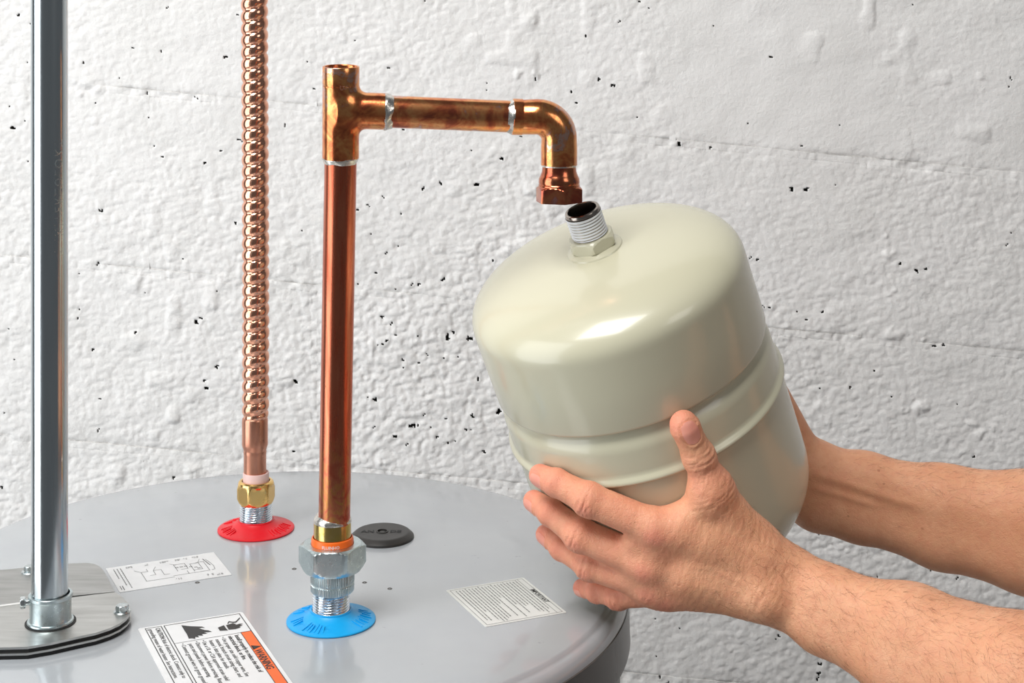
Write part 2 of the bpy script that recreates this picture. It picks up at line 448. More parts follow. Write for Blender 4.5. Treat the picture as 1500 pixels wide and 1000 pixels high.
jw = .0065
Zv = lambda k: V0 + ROWH * k
fx0, fx1 = wxz(-60, 0)[0], wxz(1560, 0)[0]
for k in range(-8, 6):
    v0 = Zv(k) + jw / 2; v1 = Zv(k + 1) - jw / 2
    off = H0X + (0 if k % 2 == 0 else 280 * K)
    for j in range(-5, 5):
        x0 = off + j * BLK + jw / 2; x1 = x0 + BLK - jw
        if x0 > 2.1 or x1 < -2.1: continue
        x0 = max(x0, -2.15); x1 = min(x1, 2.15)
        zt = v1 - SH * x0; zb = v0 - SH * x1
        if zb > 2.85 or zt < 0.0: continue
        pyt = HZ + (ZC - zt) / K; pyb = HZ + (ZC - zb) / K
        vis = (x1 > fx0 and x0 < fx1 and pyb > -30 and pyt < 1030)
        # body of the block visible below the lid and behind the tank is still needed from the side
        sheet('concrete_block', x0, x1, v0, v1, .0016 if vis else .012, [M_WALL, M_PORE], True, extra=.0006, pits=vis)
    # bed joint
    vj = Zv(k)
    pyj = HZ + (ZC - vj) / K
    near = -150 < pyj < 1250
    def strip(xa, xb, va, vb, st, ex=.0003):
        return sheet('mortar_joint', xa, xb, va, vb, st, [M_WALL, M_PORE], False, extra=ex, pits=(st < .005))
    zmid = vj
    if -.1 < zmid < 2.8:
        if near:
            strip(fx0, fx1, vj - jw * .55, vj + jw * .55, .0016)
            strip(-2.15, fx0, vj - jw * .55, vj + jw * .55, .012); strip(fx1, 2.15, vj - jw * .55, vj + jw * .55, .012)
        else: strip(-2.15, 2.15, vj - jw * .55, vj + jw * .55, .012)
    for j in range(-5, 6):
        xj = off + j * BLK
        if abs(xj) > 2.1 or not (0 < (v0 + v1) / 2 < 2.75): continue
        nearh = near and fx0 < xj < fx1
        strip(xj - jw * .52, xj + jw * .52, v0 - .0008, v1 + .0008, .0016 if nearh else .012, .0006)

fl = mesh_obj('floor', [(-2.2, -1.8, -.1), (2.2, -1.8, -.1), (2.2, WY - .001, -.1), (-2.2, WY - .001, -.1), (-2.2, -1.8, 0), (2.2, -1.8, 0), (2.2, WY - .001, 0), (-2.2, WY - .001, 0)],
     [(3, 2, 1, 0), (4, 5, 6, 7), (0, 1, 5, 4), (1, 2, 6, 5), (2, 3, 7, 6), (3, 0, 4, 7)], M_FLOOR, smooth=False)
ground(fl)

# ------------------------------------------------------------------ water heater
HC = np.array([-.1838, 1.221, 0.0])
heater = Thing('water_heater', 'grey cylindrical water heater with red and blue collars and paper stickers on its lid', 'water heater', HC)
RO = .272
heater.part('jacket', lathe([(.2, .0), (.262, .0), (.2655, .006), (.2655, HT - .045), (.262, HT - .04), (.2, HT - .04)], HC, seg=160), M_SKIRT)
z = HT
heater.part('lid', lathe([(.2640, z - .0445), (RO, z - .0445), (RO + .0005, z - .0425), (RO, z - .040), (RO - .0005, z - .020), (RO - .0008, z - .0110), (RO - .0024, z - .0066), (RO - .0050, z - .0040),
     (RO - .0075, z - .0030), (RO - .0090, z - .0030), (RO - .0100, z - .0022), (RO - .0115, z - .0006), (RO - .0135, z), (.18, z), (.1, z), (.02, z)], HC, seg=192), M_LID, sharp=60)
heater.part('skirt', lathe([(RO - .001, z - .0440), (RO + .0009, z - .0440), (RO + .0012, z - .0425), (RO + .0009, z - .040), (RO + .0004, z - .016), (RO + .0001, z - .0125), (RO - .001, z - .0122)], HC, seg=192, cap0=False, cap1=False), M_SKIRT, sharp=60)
# dents in the lid
for (px, py) in ((571, 862), (289, 853), (431, 833), (534, 853)):
    o = G(px, py); heater.part('lid_dimple', lathe([(.0019, -.0004), (.0019, .00012), (.0013, .0004), (.0008, .0001), (.0003, -.0002)], o, seg=14), M_SKIRT)

def thread(o, R, h0, h1, pitch, depth, seg=72, rin=None, taper=0.0, steps=8):
    """screw thread as one helical surface"""
    u = np.array([1., 0, 0]); v = np.array([0, 1., 0]); n = np.array([0, 0, 1.])
    th = np.arange(seg) * 2 * math.pi / seg
    nh = int((h1 - h0) / pitch * steps) + 1
    rings = []
    for h in np.linspace(h0, h1, nh):
        ph = (h / pitch - th / (2 * math.pi)) % 1.0
        tri = 1 - np.abs(ph * 2 - 1)
        fade = min(1, (h - h0) / pitch * .8, (h1 - h) / pitch * .8 + .15)
        r = R - taper * (h - h0) - depth * (1 - np.clip(tri * 1.3, 0, 1)) * max(0, fade)
        rings.append(np.asarray(o) + np.outer(r * np.cos(th), u) + np.outer(r * np.sin(th), v) + n * h)
    return loft(rings)

def collar(px, py, mat, label, rn, text=None, tang=0):
    o = G(px, py); o[2] = HT
    seg = 144
    def rf(th, r, h): return np.full(seg, r)
    prof = [(.0305, .0), (.0313, .0004), (.0313, .0012), (.0306, .0017), (.028, .0022), (.024, .0031), (.020, .0044), (.0165, .0060), (.0148, .0076), (.0146, .0086), (.0136, .0087), (.0133, .0075), (.0133, .0002)]
    c = heater.part('collar', lathe(prof, o, seg=seg), mat, label=label)
    # radial ribs moulded into the disc
    vs = []
    for a0, a1, k in tang:
        for i in range(k):
            a = math.radians(a0 + (a1 - a0) * i / max(1, k - 1)); d = np.array([math.cos(a), math.sin(a), 0]); e = np.array([-d[1], d[0], 0])
            r0, r1, w = .0195 + .001 * (i % 3), .0285 - .001 * (i % 2), .00045
            za, zb = HT + .0048, HT + .0024
            pts = [o + d * r0 + e * w, o + d * r0 - e * w, o + d * r1 - e * w, o + d * r1 + e * w]
            top = [(*p[:2], (za if q < 2 else zb) + .0002) for q, p in enumerate(pts)]
            bot = [(*p[:2], (za if q < 2 else zb) - .0012) for q, p in enumerate(pts)]
            vs.append((bot + top, [(3, 2, 1, 0), (4, 5, 6, 7), (0, 1, 5, 4), (1, 2, 6, 5), (2, 3, 7, 6), (3, 0, 4, 7)]))
    rb = heater.part('ribs', merge(*vs), mat, parent=c, smooth=False); rb['kind'] = 'stuff'
    return o, c

def text_mesh(s, size, fn, bold=0.0, align='LEFT', space=1.0, ext=0.0):
    """lettering as mesh; fn maps (x,y) of the layout to a world point"""
    cu = bpy.data.curves.new('t', 'FONT'); cu.body = s; cu.size = size; cu.align_x = align
    cu.offset = bold; cu.space_character = space; cu.resolution_u = 2
    o = bpy.data.objects.new('t', cu); COL.objects.link(o)
    dg = bpy.context.evaluated_depsgraph_get(); me = bpy.data.meshes.new_from_object(o.evaluated_get(dg))
    V = np.array([v.co[:] for v in me.vertices]).reshape(-1, 3); Fc = [tuple(p.vertices) for p in me.polygons]
    COL.objects.unlink(o); bpy.data.objects.remove(o); bpy.data.curves.remove(cu); bpy.data.meshes.remove(me)
    if len(V) == 0: return np.zeros((0, 3)), []
    n = len(V)
    W_ = np.array([fn(x, y) for x, y, _ in V])
    return W_, Fc

blue_o, blue_c = collar(485, 909, M_BLUE, 'blue plastic collar around the front nipple', .013, tang=((-165, -150, 3), (-128, -96, 6), (-35, 25, 8), (120, 165, 5)))
red_o, red_c = collar(375, 775, M_RED, 'red plastic collar around the rear nipple', .013, tang=((-165, -130, 6), (-50, 5, 9), (140, 165, 3)))
# moulded word on the blue collar, letters radial
def cold(x, y):
    a = math.radians(-150) + x / .023; r = .0205 + y
    d = np.array([math.cos(a), math.sin(a)])
    return (blue_o[0] + d[0] * r, blue_o[1] + d[1] * r, HT + .0046 - (r - .0195) * .30 + .0001)
tm = text_mesh('COLD', .0085, lambda x, y: cold(x, .0078 - y), space=1.3)
heater.part('lettering', (tm[0], [f[::-1] for f in tm[1]]), M_BLUE, parent=blue_c, smooth=False)
heater.part('nipple', merge(thread(blue_o, .0131, .0, .0218, .0019, .0011), lathe([(.0126, .0), (.0131, .0005), (.0131, .0085), (.0125, .009)], blue_o, seg=64)), M_ZINCB, label='bright zinc threaded nipple')
heater.part('nipple', merge(thread(red_o, .0133, .0, .0235, .0019, .0011), lathe([(.0126, .0), (.0133, .0005), (.0133, .0085), (.0125, .009)], red_o, seg=64)), M_ZINCB, label='bright zinc threaded nipple')
# anode cap
ao = G(560, 787); ao[2] = HT
cap = heater.part('anode_cap', lathe([(.0253, .0), (.0256, .0006), (.0254, .0018), (.0222, .0046), (.0212, .0050), (.0195, .0050), (.0050, .0050), (.0049, .0056), (.0040, .0056), (.0039, .0040), (.0022, .0040), (.0021, .0049), (.0008, .0049)], ao, seg=96), M_BLACK, label='black round plastic cap marked ANODE')
heater.part('lettering', text_mesh('AN', .0075, lambda x, y: (ao[0] - .0172 + x, ao[1] - .003 + y, ao[2] + .0053), bold=.0002), M_BLACKD, parent=cap, smooth=False)
heater.part('lettering', text_mesh('DE', .0075, lambda x, y: (ao[0] + .0062 + x, ao[1] - .003 + y, ao[2] + .0053), bold=.0002), M_BLACKD, parent=cap, smooth=False)

# stickers
def slab(poly, z0, z1):
    """flat plate of the world xy polygon (counter-clockwise)"""
    n = len(poly); V = [(x, y, z0) for x, y in poly] + [(x, y, z1) for x, y in poly]
    return V, [tuple(range(n - 1, -1, -1)), tuple(range(n, 2 * n))] + [(i, (i + 1) % n, n + (i + 1) % n, n + i) for i in range(n)]
def sticker(name, o, ex, ey, L, Hh, mat, label, rc=.002, zt=.00035):
    o = np.array(o); ex = np.array(ex); ey = np.array(ey)
    pl = []
    for (cx, cy, a0) in ((L - rc, rc, -90), (L - rc, Hh - rc, 0), (rc, Hh - rc, 90), (rc, rc, 180)):
        for k in range(5):
            a = math.radians(a0 + 90 * k / 4); p = o[:2] + ex[:2] * (cx + rc * math.cos(a)) + ey[:2] * (cy + rc * math.sin(a)); pl.append(tuple(p))
    s = heater.part(name, slab(pl, HT + .00002, HT + zt), mat, label=label, smooth=False, sharp=None)
    fn = lambda x, y, dz=.00015: (*(o[:2] + ex[:2] * x + ey[:2] * y), HT + zt + dz)
    return s, fn
def rect(fn, x0, y0, x1, y1, dz=.00015): return [fn(x0, y0, dz), fn(x1, y0, dz), fn(x1, y1, dz), fn(x0, y1, dz)], [(0, 1, 2, 3)]
def outline(fn, x0, y0, x1, y1, w, dz=.00015):
    return merge(rect(fn, x0, y0, x1, y0 + w, dz), rect(fn, x0, y1 - w, x1, y1, dz), rect(fn, x0, y0, x0 + w, y1, dz), rect(fn, x1 - w, y0, x1, y1, dz))
def line(fn, pts, w, dz=.00015):
    out = []
    for (a, b) in zip(pts[:-1], pts[1:]):
        a = np.array(a, float); b = np.array(b, float); d = b - a; L = np.linalg.norm(d); d /= L; e = np.array([-d[1], d[0]]) * w / 2; a = a - d * w * .4; b = b + d * w * .4
        out.append(([fn(*(a - e), dz), fn(*(b - e), dz), fn(*(b + e), dz), fn(*(a + e), dz)], [(0, 1, 2, 3)]))
    return merge(*out)
def basis(p0, pr, pu):
    a, b, c = G(*p0), G(*pr), G(*pu)
    ex = b - a; L = np.linalg.norm(ex); ex /= L; ey = c - a; ey -= ex * np.dot(ex, ey); H = np.linalg.norm(ey); ey /= H
    return a, ex, ey, L, H

# warning label (reads downwards in the picture)
o_, ex, ey, L_, H_ = basis((201.6, 921), (243, 1000), (355, 896.5))
LW = .16
ws, fn = sticker('warning_sticker', o_, ex, ey, LW, H_, M_PAPER, 'white warning sticker with an orange band, flame and hand pictograms')
Hh = H_
h = lambda f: f * Hh
ink = [outline(fn, .0025, h(.06), LW - .003, h(.215), .0006), outline(fn, .0025, h(.235), LW - .003, h(.965), .0006),
       rect(fn, .036, h(.235), .0364, h(.965)), rect(fn, .036, h(.858), LW - .003, h(.864)), rect(fn, .0356, h(.86), .0362, h(.965))]
heater.part('border', merge(*ink), M_INK, parent=ws, smooth=False)
heater.part('orange_band', rect(fn, .0363, h(.864), LW - .0034, h(.957), .00012), M_OINK, parent=ws, smooth=False)
tx = []
def put(s, x, y, size, bold=0.0, sp=1.0, dz=.0002): tx.append(text_mesh(s, size, lambda a, b: fn(x + a, y + b, dz), bold, space=sp))
put('WARNING', .0685, h(.872), .0072, .00022, .95)
tri = line(fn, [(.061, h(.875)), (.0672, h(.875)), (.0641, h(.945)), (.061, h(.875))], .0009, .0002); tx.append(tri)
tx.append(([fn(.0615, h(.878), .0002), fn(.0667, h(.878), .0002), fn(.0641, h(.935), .0002)], [(0, 1, 2)]))
sz = .0044
put('Install properly to reduce the risk of', .039, h(.790), sz, .00008)
put('electrical shock, or fire.', .039, h(.728), sz, .00008)
rows = [('\u2022 Use proper size solid copper wire. See', .663), ('  manual, branch circuit sizing chart, and', .603), ("  heater's data plate for details.", .543), ('\u2022 Use a UL or CSA approved strain relief', .480),
        ('\u2022 Disconnect power before servicing. Reassemble', .418), ('  parts and panels before operating.', .356), ('\u2022 Connect ground wire to green ground screw', .290)]
for s, y in rows: put(s, .0385, h(y), sz * .95, .00002)
put('CAUTION:', .005, h(.150), sz, .00008); put('Risk of electric shock. Connect only to', .0268, h(.150), sz * .95, .00002)
put('grounding means of water heater. See instructions.', .005, h(.085), sz * .95, .00002)
heater.part('lettering', merge(*[t for t in tx if len(t[1])]), M_INK, parent=ws, smooth=False)
# flame: tongues point to +x side of the band... drawn in reading frame
def poly(fn, pts, dz=.0002):
    return [fn(x, y, dz) for x, y in pts], [tuple(range(len(pts)))]
sx = lambda x: .003 + x * .033
fl_pts = [(.10, .50), (.86, .50), (.93, .53), (.80, .56), (.90, .585), (.70, .60), (.80, .645), (.60, .64), (.66, .70), (.50, .665), (.62, .735), (.40, .68), (.47, .73), (.30, .68), (.34, .63), (.22, .58)]
def px2(fnG, pts): return [(*G(x, y)[:2], HT + .00056) for x, y in pts]
flame_px = [(265.5, 916.5), (279, 918), (296, 918.5), (300.5, 920.5), (296, 920), (291, 921), (300, 923.5), (305, 924), (310.5, 926), (298, 927), (304, 928.5), (295, 929.5), (298, 931.5), (289, 931.5), (292, 934), (286, 933.5), (286, 936.5), (281, 935.5), (276.5, 936), (274, 930), (270, 924)]
V = px2(G, flame_px)
heater.part('flame_pictogram', (V, [tuple(range(len(V)))]), M_INK, parent=ws, smooth=False)
hand_px = [[(319, 920), (328, 916.5), (331, 921), (334, 924), (322, 924.5)], [(331, 916.5), (341, 913.5), (346, 915), (342, 917), (350, 914.5), (356, 914), (351, 916.5), (356, 916), (350, 919), (353, 919.5), (345, 922), (335, 923)],
           [(333, 914), (335, 910.5), (341, 911.5), (345, 911), (351, 905), (352, 906), (346, 912.5), (341, 913), (336, 912), (334, 915)]]
parts_ = []
for pl in hand_px:
    V = px2(G, pl); parts_.append((V, [tuple(range(len(V)))]))
heater.part('hand_pictogram', merge(*parts_), M_INK, parent=ws, smooth=False)

# wiring diagram label
o_, ex, ey, L_, H_ = basis((175.5, 868), (339.3, 842), (152.5, 833.3))
wd, fn = sticker('wiring_sticker', o_, ex, ey, L_, H_, M_PAPER, 'white sticker printed with a wiring diagram', rc=.0006)
L, H = L_, H_
Lx = lambda pts: [(a * L, b * H) for a, b in pts]
art = [line(fn, Lx([(.27, .25), (.27, .62), (.33, .62), (.33, .72)]), .0004), line(fn, Lx([(.27, .25), (.52, .25)]), .0004), line(fn, Lx([(.33, .45), (.38, .45), (.38, .62), (.45, .62), (.45, .4), (.5, .4)]), .0004),
       line(fn, Lx([(.52, .3), (.66, .3), (.66, .42)]), .0004), line(fn, Lx([(.58, .45), (.58, .72), (.68, .72), (.68, .5), (.62, .5)]), .0004), line(fn, Lx([(.66, .3), (.85, .3), (.85, .68), (.78, .68)]), .0004),
       line(fn, Lx([(.72, .35), (.72, .66), (.80, .66), (.80, .4), (.72, .4)]), .0004), line(fn, Lx([(.22, .72), (.27, .62)]), .0003), line(fn, Lx([(.42, .76), (.38, .62)]), .0003), line(fn, Lx([(.55, .78), (.60, .70)]), .0003),
       line(fn, Lx([(.80, .68), (.83, .80)]), .0003), line(fn, Lx([(.88, .75), (.90, .60), (.91, .45), (.90, .32), (.87, .30)]), .0004), line(fn, Lx([(.86, .78), (.885, .5)]), .0008)]
for (a, b) in ((.58, .6), (.62, .6), (.66, .6), (.74, .5), (.76, .45), (.70, .55)):
    art.append(outline(fn, a * L, b * H - .0008, a * L + .0022, b * H + .0008, .00035))
heater.part('diagram', merge(*art), M_GINK, parent=wd, smooth=False)
sm = []
def glyphs(x, y, w, n, hgt, horiz=True):
    for i in range(n):
        for j in range(w):
            if random.random() < .82:
                a = x + j * .0017; b = y - i * hgt * 1.6
                sm.append(outline(fn, a, b, a + .0013, b + hgt, .0003) if random.random() < .5 else line(fn, [(a, b), (a + .0008, b + hgt)], .0004))
for (a, b, w) in ((.17, .90, 4), (.34, .90, 2), (.48, .90, 4), (.62, .90, 3), (.70, .90, 2), (.78, .90, 3), (.80, .14, 3), (.88, .10, 3), (.52, .16, 3)): glyphs(a * L, b * H, w, 2, .0012)
def textrows(fn, x0, y0, y1, pitch, w0, w1, bar=.0007):
    """tiny unreadable print: dashes of word length along y"""
    out = []; x = x0
    while x < w1 + 1e-9 and pitch > 0:
        y = y1
        end = y0 if random.random() > .35 else y0 + (y1 - y0) * random.uniform(.1, .6)
        while y > end:
            wl = random.uniform(.0012, .0042)
            out.append(rect(fn, x, max(y - wl, end), x + bar, y)); y -= wl + .0009
        x += pitch
    return out
for x, e in ((.055, .55), (.085, .22), (.115, .12)): # three columns of small print
    y = H * .90
    while y > H * e:
        wl = random.uniform(.0015, .004); sm.append(rect(fn, x * L, y - wl, x * L + .0007, y)); y -= wl + .0008
sm.append(rect(fn, .025 * L, H * .08, .025 * L + .0007, H * .22)); sm.append(rect(fn, .045 * L, H * .05, .045 * L + .0007, H * .22))
heater.part('small_print', merge(*sm), M_GINK, parent=wd, smooth=False)['kind'] = 'stuff'

# important label (reads downwards, title along its right edge)
o_, ex, ey, L_, H_ = basis((653, 865), (711, 918.5), (770.5, 849))
im, fn = sticker('notice_sticker', o_, ex, ey, L_, H_, M_PAPER2, 'off-white notice sticker headed IMPORTANT and covered with small print', rc=.0012)
L, H = L_, H_
heater.part('border', merge(outline(fn, .0022, .0022, L - .0022, H - .0022, .00035), rect(fn, .0022, H * .895, L - .0022, H * .895 + .00035)), M_GINK, parent=im, smooth=False)
tt = text_mesh('IMPORTANT', .0048, lambda a, b: fn(L * .33 + a, H * .905 + b, .0002), .00006)
heater.part('lettering', tt, M_INK, parent=im, smooth=False)
sm = []
y = H * .855
ri = 0
while y > H * .07:
    x = L * (.07 if ri % 4 else .05); end = L * (random.uniform(.85, .95) if random.random() < .7 else random.uniform(.4, .7))
    if .42 < y / H < .52: end = L * .4 if ri % 2 else L * .88
    while x < end:
        wl = random.uniform(.0012, .0046); sm.append(rect(fn, x, y, min(x + wl, end), y + .00075)); x += wl + .0008
    y -= .00255; ri += 1
heater.part('small_print', merge(*sm), M_GINK, parent=im, smooth=False)['kind'] = 'stuff'

# access cover: two lapped steel plates with rubber edge and screws
def roundpoly(px, h): return [tuple(G(x, y, h)[:2]) for x, y in px]
back_px = [(-150, 905.5), (-150, 853), (0, 834.5), (60, 829), (108, 824.6), (128, 824), (139, 826), (147, 830), (152, 836), (160, 851), (168, 867)]
front_px = [(-150, 908), (-150, 960), (-60, 952), (0, 948), (40, 947), (75, 941), (110, 933), (140, 926.5), (160, 920), (175, 913), (185, 905.5), (190.5, 898), (191, 890), (187, 882), (178, 873), (168, 866.5)]
def plate(px, hb, ht, n=2):
    pts = np.array(roundpoly(px, ht))
    a = pts; area_ = 0.5 * np.sum(a[:, 0] * np.roll(a[:, 1], -1) - a[:, 1] * np.roll(a[:, 0], -1))
    if area_ < 0: pts = pts[::-1]
    return slab([tuple(p) for p in pts], HT + hb, HT + ht)
HP = .0085
M_COVER2 = metal('dull_steel_cover', (.50, .50, .49), .42, (.42, .42, .41), .08, 120, (.15, 1, 1))
heater.part('cover_plate', plate(back_px, .0055, .0068), M_COVER2, label='rear steel cover plate', smooth=False, sharp=None)
fp = heater.part('cover_plate', plate(front_px, HP - .0016, HP), M_COVER, label='front steel cover plate under the conduit', smooth=False, sharp=None)
cen = np.array([[0, 0]])
def inset(px, h, k):
    pts = np.array(roundpoly(px, h)); c = pts.mean(0); d = pts - c
    return [tuple(c + q * (1 - k / np.linalg.norm(q))) for q in d]
def plate2(px, h, k, hb, ht):
    pts = np.array(inset(px, h, k)); a = pts
    if 0.5 * np.sum(a[:, 0] * np.roll(a[:, 1], -1) - a[:, 1] * np.roll(a[:, 0], -1)) < 0: pts = pts[::-1]
    return slab([tuple(p) for p in pts], HT + hb, HT + ht)
def seam_strip(pts, w, h0, h1):
    out = []
    for a, b in zip(pts[:-1], pts[1:]):
        a = G(*a, HP); b = G(*b, HP); d = nrm_(b - a); e = np.array([-d[1], d[0], 0]) * w
        q = [a, b, b + e, a + e]; out.append(([(*p[:2], HT + h0) for p in q] + [(*p[:2], HT + h1) for p in q], [(3, 2, 1, 0), (4, 5, 6, 7), (0, 1, 5, 4), (1, 2, 6, 5), (2, 3, 7, 6), (3, 0, 4, 7)]))
    return merge(*out)
nrm_ = lambda v: v / np.linalg.norm(v)
M_EDGE = metal('steel_edge_glint', (.95, .95, .93), .55, (.9, .9, .9), 0, 60)
heater.part('added_seam_strip', seam_strip([(-150, 908.5), (42, 883)], .0028, HP - .0016, HP + .0004), M_EDGE, smooth=False, sharp=None)  # added strip, bright to paint in the reflection along the plate edge
heater.part('added_seam_strip', seam_strip([(100, 873.6), (168, 866.8)], .0006, HP - .0016, HP + .0003), M_COVER, smooth=False, sharp=None)
heater.part('gasket', plate2(front_px, HP, .0015, .0044, HP - .0016), M_BLACKD, smooth=False, sharp=None)
heater.part('cover_rim', plate2(front_px, HP, -.0006, .0030, .0044), M_COVER, smooth=False, sharp=None)
heater.part('gasket', plate2(front_px, HP, .0010, .0000, .0030), M_BLACKD, smooth=False, sharp=None)
heater.part('gasket', plate2(back_px, .0068, .0015, .0000, .0055), M_BLACKD, smooth=False, sharp=None)
for (px, py, h0, lab) in ((179, 896, HP, 'hex screw at the right end of the cover'), (43, 838, .0068, 'small hex screw behind the conduit')):
    o = G(px, py, h0); s = heater.part('screw', hexnut(o, (0, 0, 1), .0047 if px > 100 else .004, .0011, .0050, .0006, rot=.4, seg=48), M_STEELN, label=lab)
    heater.part('washer', lathe([(.002, .0), (.0058, .0), (.0060, .0006), (.0056, .0011), (.002, .0011)], o, seg=40), M_STEELN, parent=s)

# ------------------------------------------------------------------ steel conduit
po = G(74, 911, HP)
conduit = Thing('steel_conduit', 'vertical galvanised steel conduit pipe standing on the cover plate at far left', 'pipe', po)
topx = P(71.3, -60, po[1]); top = np.array([topx[0], po[1], 2.6])
b0 = po + np.array([(72.8 - 74) * po[1] / F, 0, .012])
conduit.part('pipe', tube([b0, b0 + (top - b0) * .3, top], .0124, 72), M_EMT)
conduit.part('connector', lathe([(.0128, .0002), (.0155, .0002), (.0158, .0010), (.0155, .0020), (.0143, .0024), (.0140, .0034), (.0140, .0160), (.0142, .0172), (.0148, .0176), (.0148, .0196), (.0143, .0200), (.0130, .0200), (.0128, .0190), (.0128, .0002)], po, seg=72, cap0=False, cap1=False), M_ZINC, label='zinc set-screw connector at the foot')
sd = np.array([-.96, -.28, 0]); so = po + np.array([0, 0, .0155]) + sd * .0135
conduit.part('set_screw', merge(lathe([(.0022, 0), (.0022, .003)], so, sd, 24), hexnut(so, sd, .0042, .003, .0065, .0006, rot=.3, seg=48)), M_STEELN)
conduit.part('locknut', lathe([(.0150, .0), (.0172, .0), (.0172, .0006), (.015, .0006)], po, seg=48), M_BLACKD)
# stamped lettering running up the pipe
def stamp(s, size, z0, ang, base, r):
    def fn2(x, y):
        a = ang + (y / r); return (base[0] + math.sin(a) * r, base[1] - math.cos(a) * r, z0 + x)
    V, Fc = text_mesh(s, size, fn2, space=1.25)
    return V, [f[::-1] for f in Fc]
pm = lambda zz: b0 + (top - b0) * ((zz - b0[2]) / (top[2] - b0[2]))
zz = ZC - (345 - HZ) * po[1] / F
V, Fc = stamp('T IKIVERZULOKT', .0085, zz - .012, math.radians(32), pm(zz), .01246)
conduit.part('stamped_lettering', (V, Fc), M_ZINC, smooth=False)

# ------------------------------------------------------------------ flexible copper connector
fo = np.array([red_o[0], red_o[1], HT + .022])
hose = Thing('flexible_connector', 'corrugated copper water connector rising from the red collar', 'hose', fo)
hb = HT
u0 = np.array([red_o[0], red_o[1], 0])
def at(zr, dx=0): return np.array([u0[0] + dx, u0[1], HT + zr])
o1 = at(0)
hose.part('hex_nut', lathe([(.0105, .0222), (.0135, .0222), (.0142, .0232), (.0148, .0245), (.0160, .0262), (.0160, .0345), (.0149, .0362), (.0147, .0378), (.0142, .0395), (.0130, .0405), (.0116, .0405), (.0113, .0395)], o1, seg=96,
    rfun=lambda th, r, h: np.minimum(np.full(96, r), .0158 * math.cos(math.pi / 6) / np.cos(((th - math.radians(-103)) % (math.pi / 3)) - math.pi / 6)) if .0225 < h < .0365 else np.full(96, min(r, .0148)), cap1=False), M_BRASS, label='brass hex nut', sharp=28)
hose.part('sleeve', lathe([(.0100, .038), (.0107, .038), (.0107, .0465), (.0104, .0472), (.0096, .0472), (.0094, .0465)], o1, seg=64), M_PINK, label='pale pink nylon sleeve')
dxh = (373.5 - 375) * red_o[1] / F
hose.part('cuff', lathe([(.0086, .0465), (.0093, .0465), (.0092, .062), (.0095, .0640), (.0093, .0650), (.0096, .0665), (.0104, .0690), (.0107, .0705), (.0106, .0730), (.0106, .0895), (.0103, .0915), (.0096, .0925), (.009, .0930)], at(0, dxh), seg=72, cap0=False, cap1=False), M_COPC, label='smooth satin copper cuff')
seg = 56; th = np.arange(seg) * 2 * math.pi / seg; rings = []
pitch = .0098
zs = np.arange(.0915, .70, pitch / 11)
for zr in zs:
    base = at(zr, dxh + .0006 * math.sin(zr * 9))
    # theta = -90 deg faces the camera; ridges climb to the right
    ph = ((zr / pitch) - (th / (2 * math.pi))) % 1.0
    fade = min(1, (zr - .0915) / .005)
    r = .0089 + .0023 * np.sqrt(np.clip(np.abs(np.sin(math.pi * ph)), 0, 1)) * fade + .0009 * (1 - fade)
    rings.append(base + np.outer(r * np.cos(th), (1, 0, 0)) + np.outer(r * np.sin(th), (0, 1, 0)))
hose.part('corrugated_tube', loft(rings), M_COPB, sharp=None)

# ------------------------------------------------------------------ rigid copper assembly
M_RISER = copper('oxidised_copper_riser', (.64, .20, .11), (.45, .095, .05), .9, .33, .385, (6, 6, .25), rough=.24, spots=(.115, .06))
M_FIT = copper('heat_tinted_fitting', (.84, .34, .13), (.66, .20, .08), .66, 0, None, (3, 3, 1), rough=.2)
M_ARM = copper('heat_tinted_arm_pipe', (.84, .40, .22), (.66, .22, .12), .72, 0, None, (.5, 3, 3), rough=.2)
M_ADP = copper('dark_tinted_adapter', (.42, .12, .08), (.30, .06, .045), .30, 0, None, (2, 2, 2), rough=.18)
bo = np.array([blue_o[0], blue_o[1], HT + .0216])
rig = Thing('copper_pipe_assembly', 'rigid copper pipe with tee and elbow rising from the blue collar', 'pipe', bo)
b_ = blue_o.copy()
offx = (487 - 485) * b_[1] / F
b_[0] += offx
nb = b_.copy()
def knurl(th, r, h):
    return r + (.00035 * np.sign(np.sin(th * 56)) if r > .0149 else 0) + 0 * th
rig.part('knurled_ring', lathe([(.0120, .0214), (.0146, .0214), (.0150, .0222), (.0152, .0266), (.0145, .0272), (.0145, .0279), (.0152, .0285), (.0153, .0372), (.0146, .0382), (.012, .0382)], nb, seg=336, rfun=knurl), M_ZINC, sharp=30)
rig.part('union_nut', hexnut(nb, (0, 0, 1), .0238, .0368, .0550, .0042, rot=math.radians(2), rin=.0152, ch2=.0016, seg=144), M_ZINC, label='large zinc-plated hex union nut', sharp=25)
rig.part('plastic_ring', lathe([(.0134, .0500), (.0149, .0500), (.0149, .0575), (.0144, .0592), (.0138, .0596), (.0135, .0590)], nb, seg=64, cap0=False, cap1=False), M_ORANGE, label='orange plastic insulating ring')
rig.part('brass_sleeve', lathe([(.0110, .0480), (.0131, .0480), (.0131, .0685), (.0128, .0702), (.0112, .0708)], nb, seg=64), M_BRASS2, label='brass sleeve')
prn = text_mesh('FLUINHO', .0030, lambda x, y: (nb[0] + .01495 * math.sin((x - .006) / .015), nb[1] - .01495 * math.cos((x - .006) / .015), HT + .0553 + y), bold=.0001)
rig.part('moulded_lettering', prn, M_PINK, smooth=False)
def wob(k, a=.0006):
    def f(th, r, h): return r + a * (np.sin(3 * th + k) * .5 + np.sin(7 * th + k * 2 + h * 900) * .4)
    return f
rig.part('solder_joint', lathe([(.0112, .0695), (.0131, .0698), (.0133, .0712), (.0128, .0728), (.0119, .0742), (.0111, .0752)], nb, seg=64, rfun=wob(1, .0003)), M_SOLDER, label='silvery solder joint above the brass sleeve')
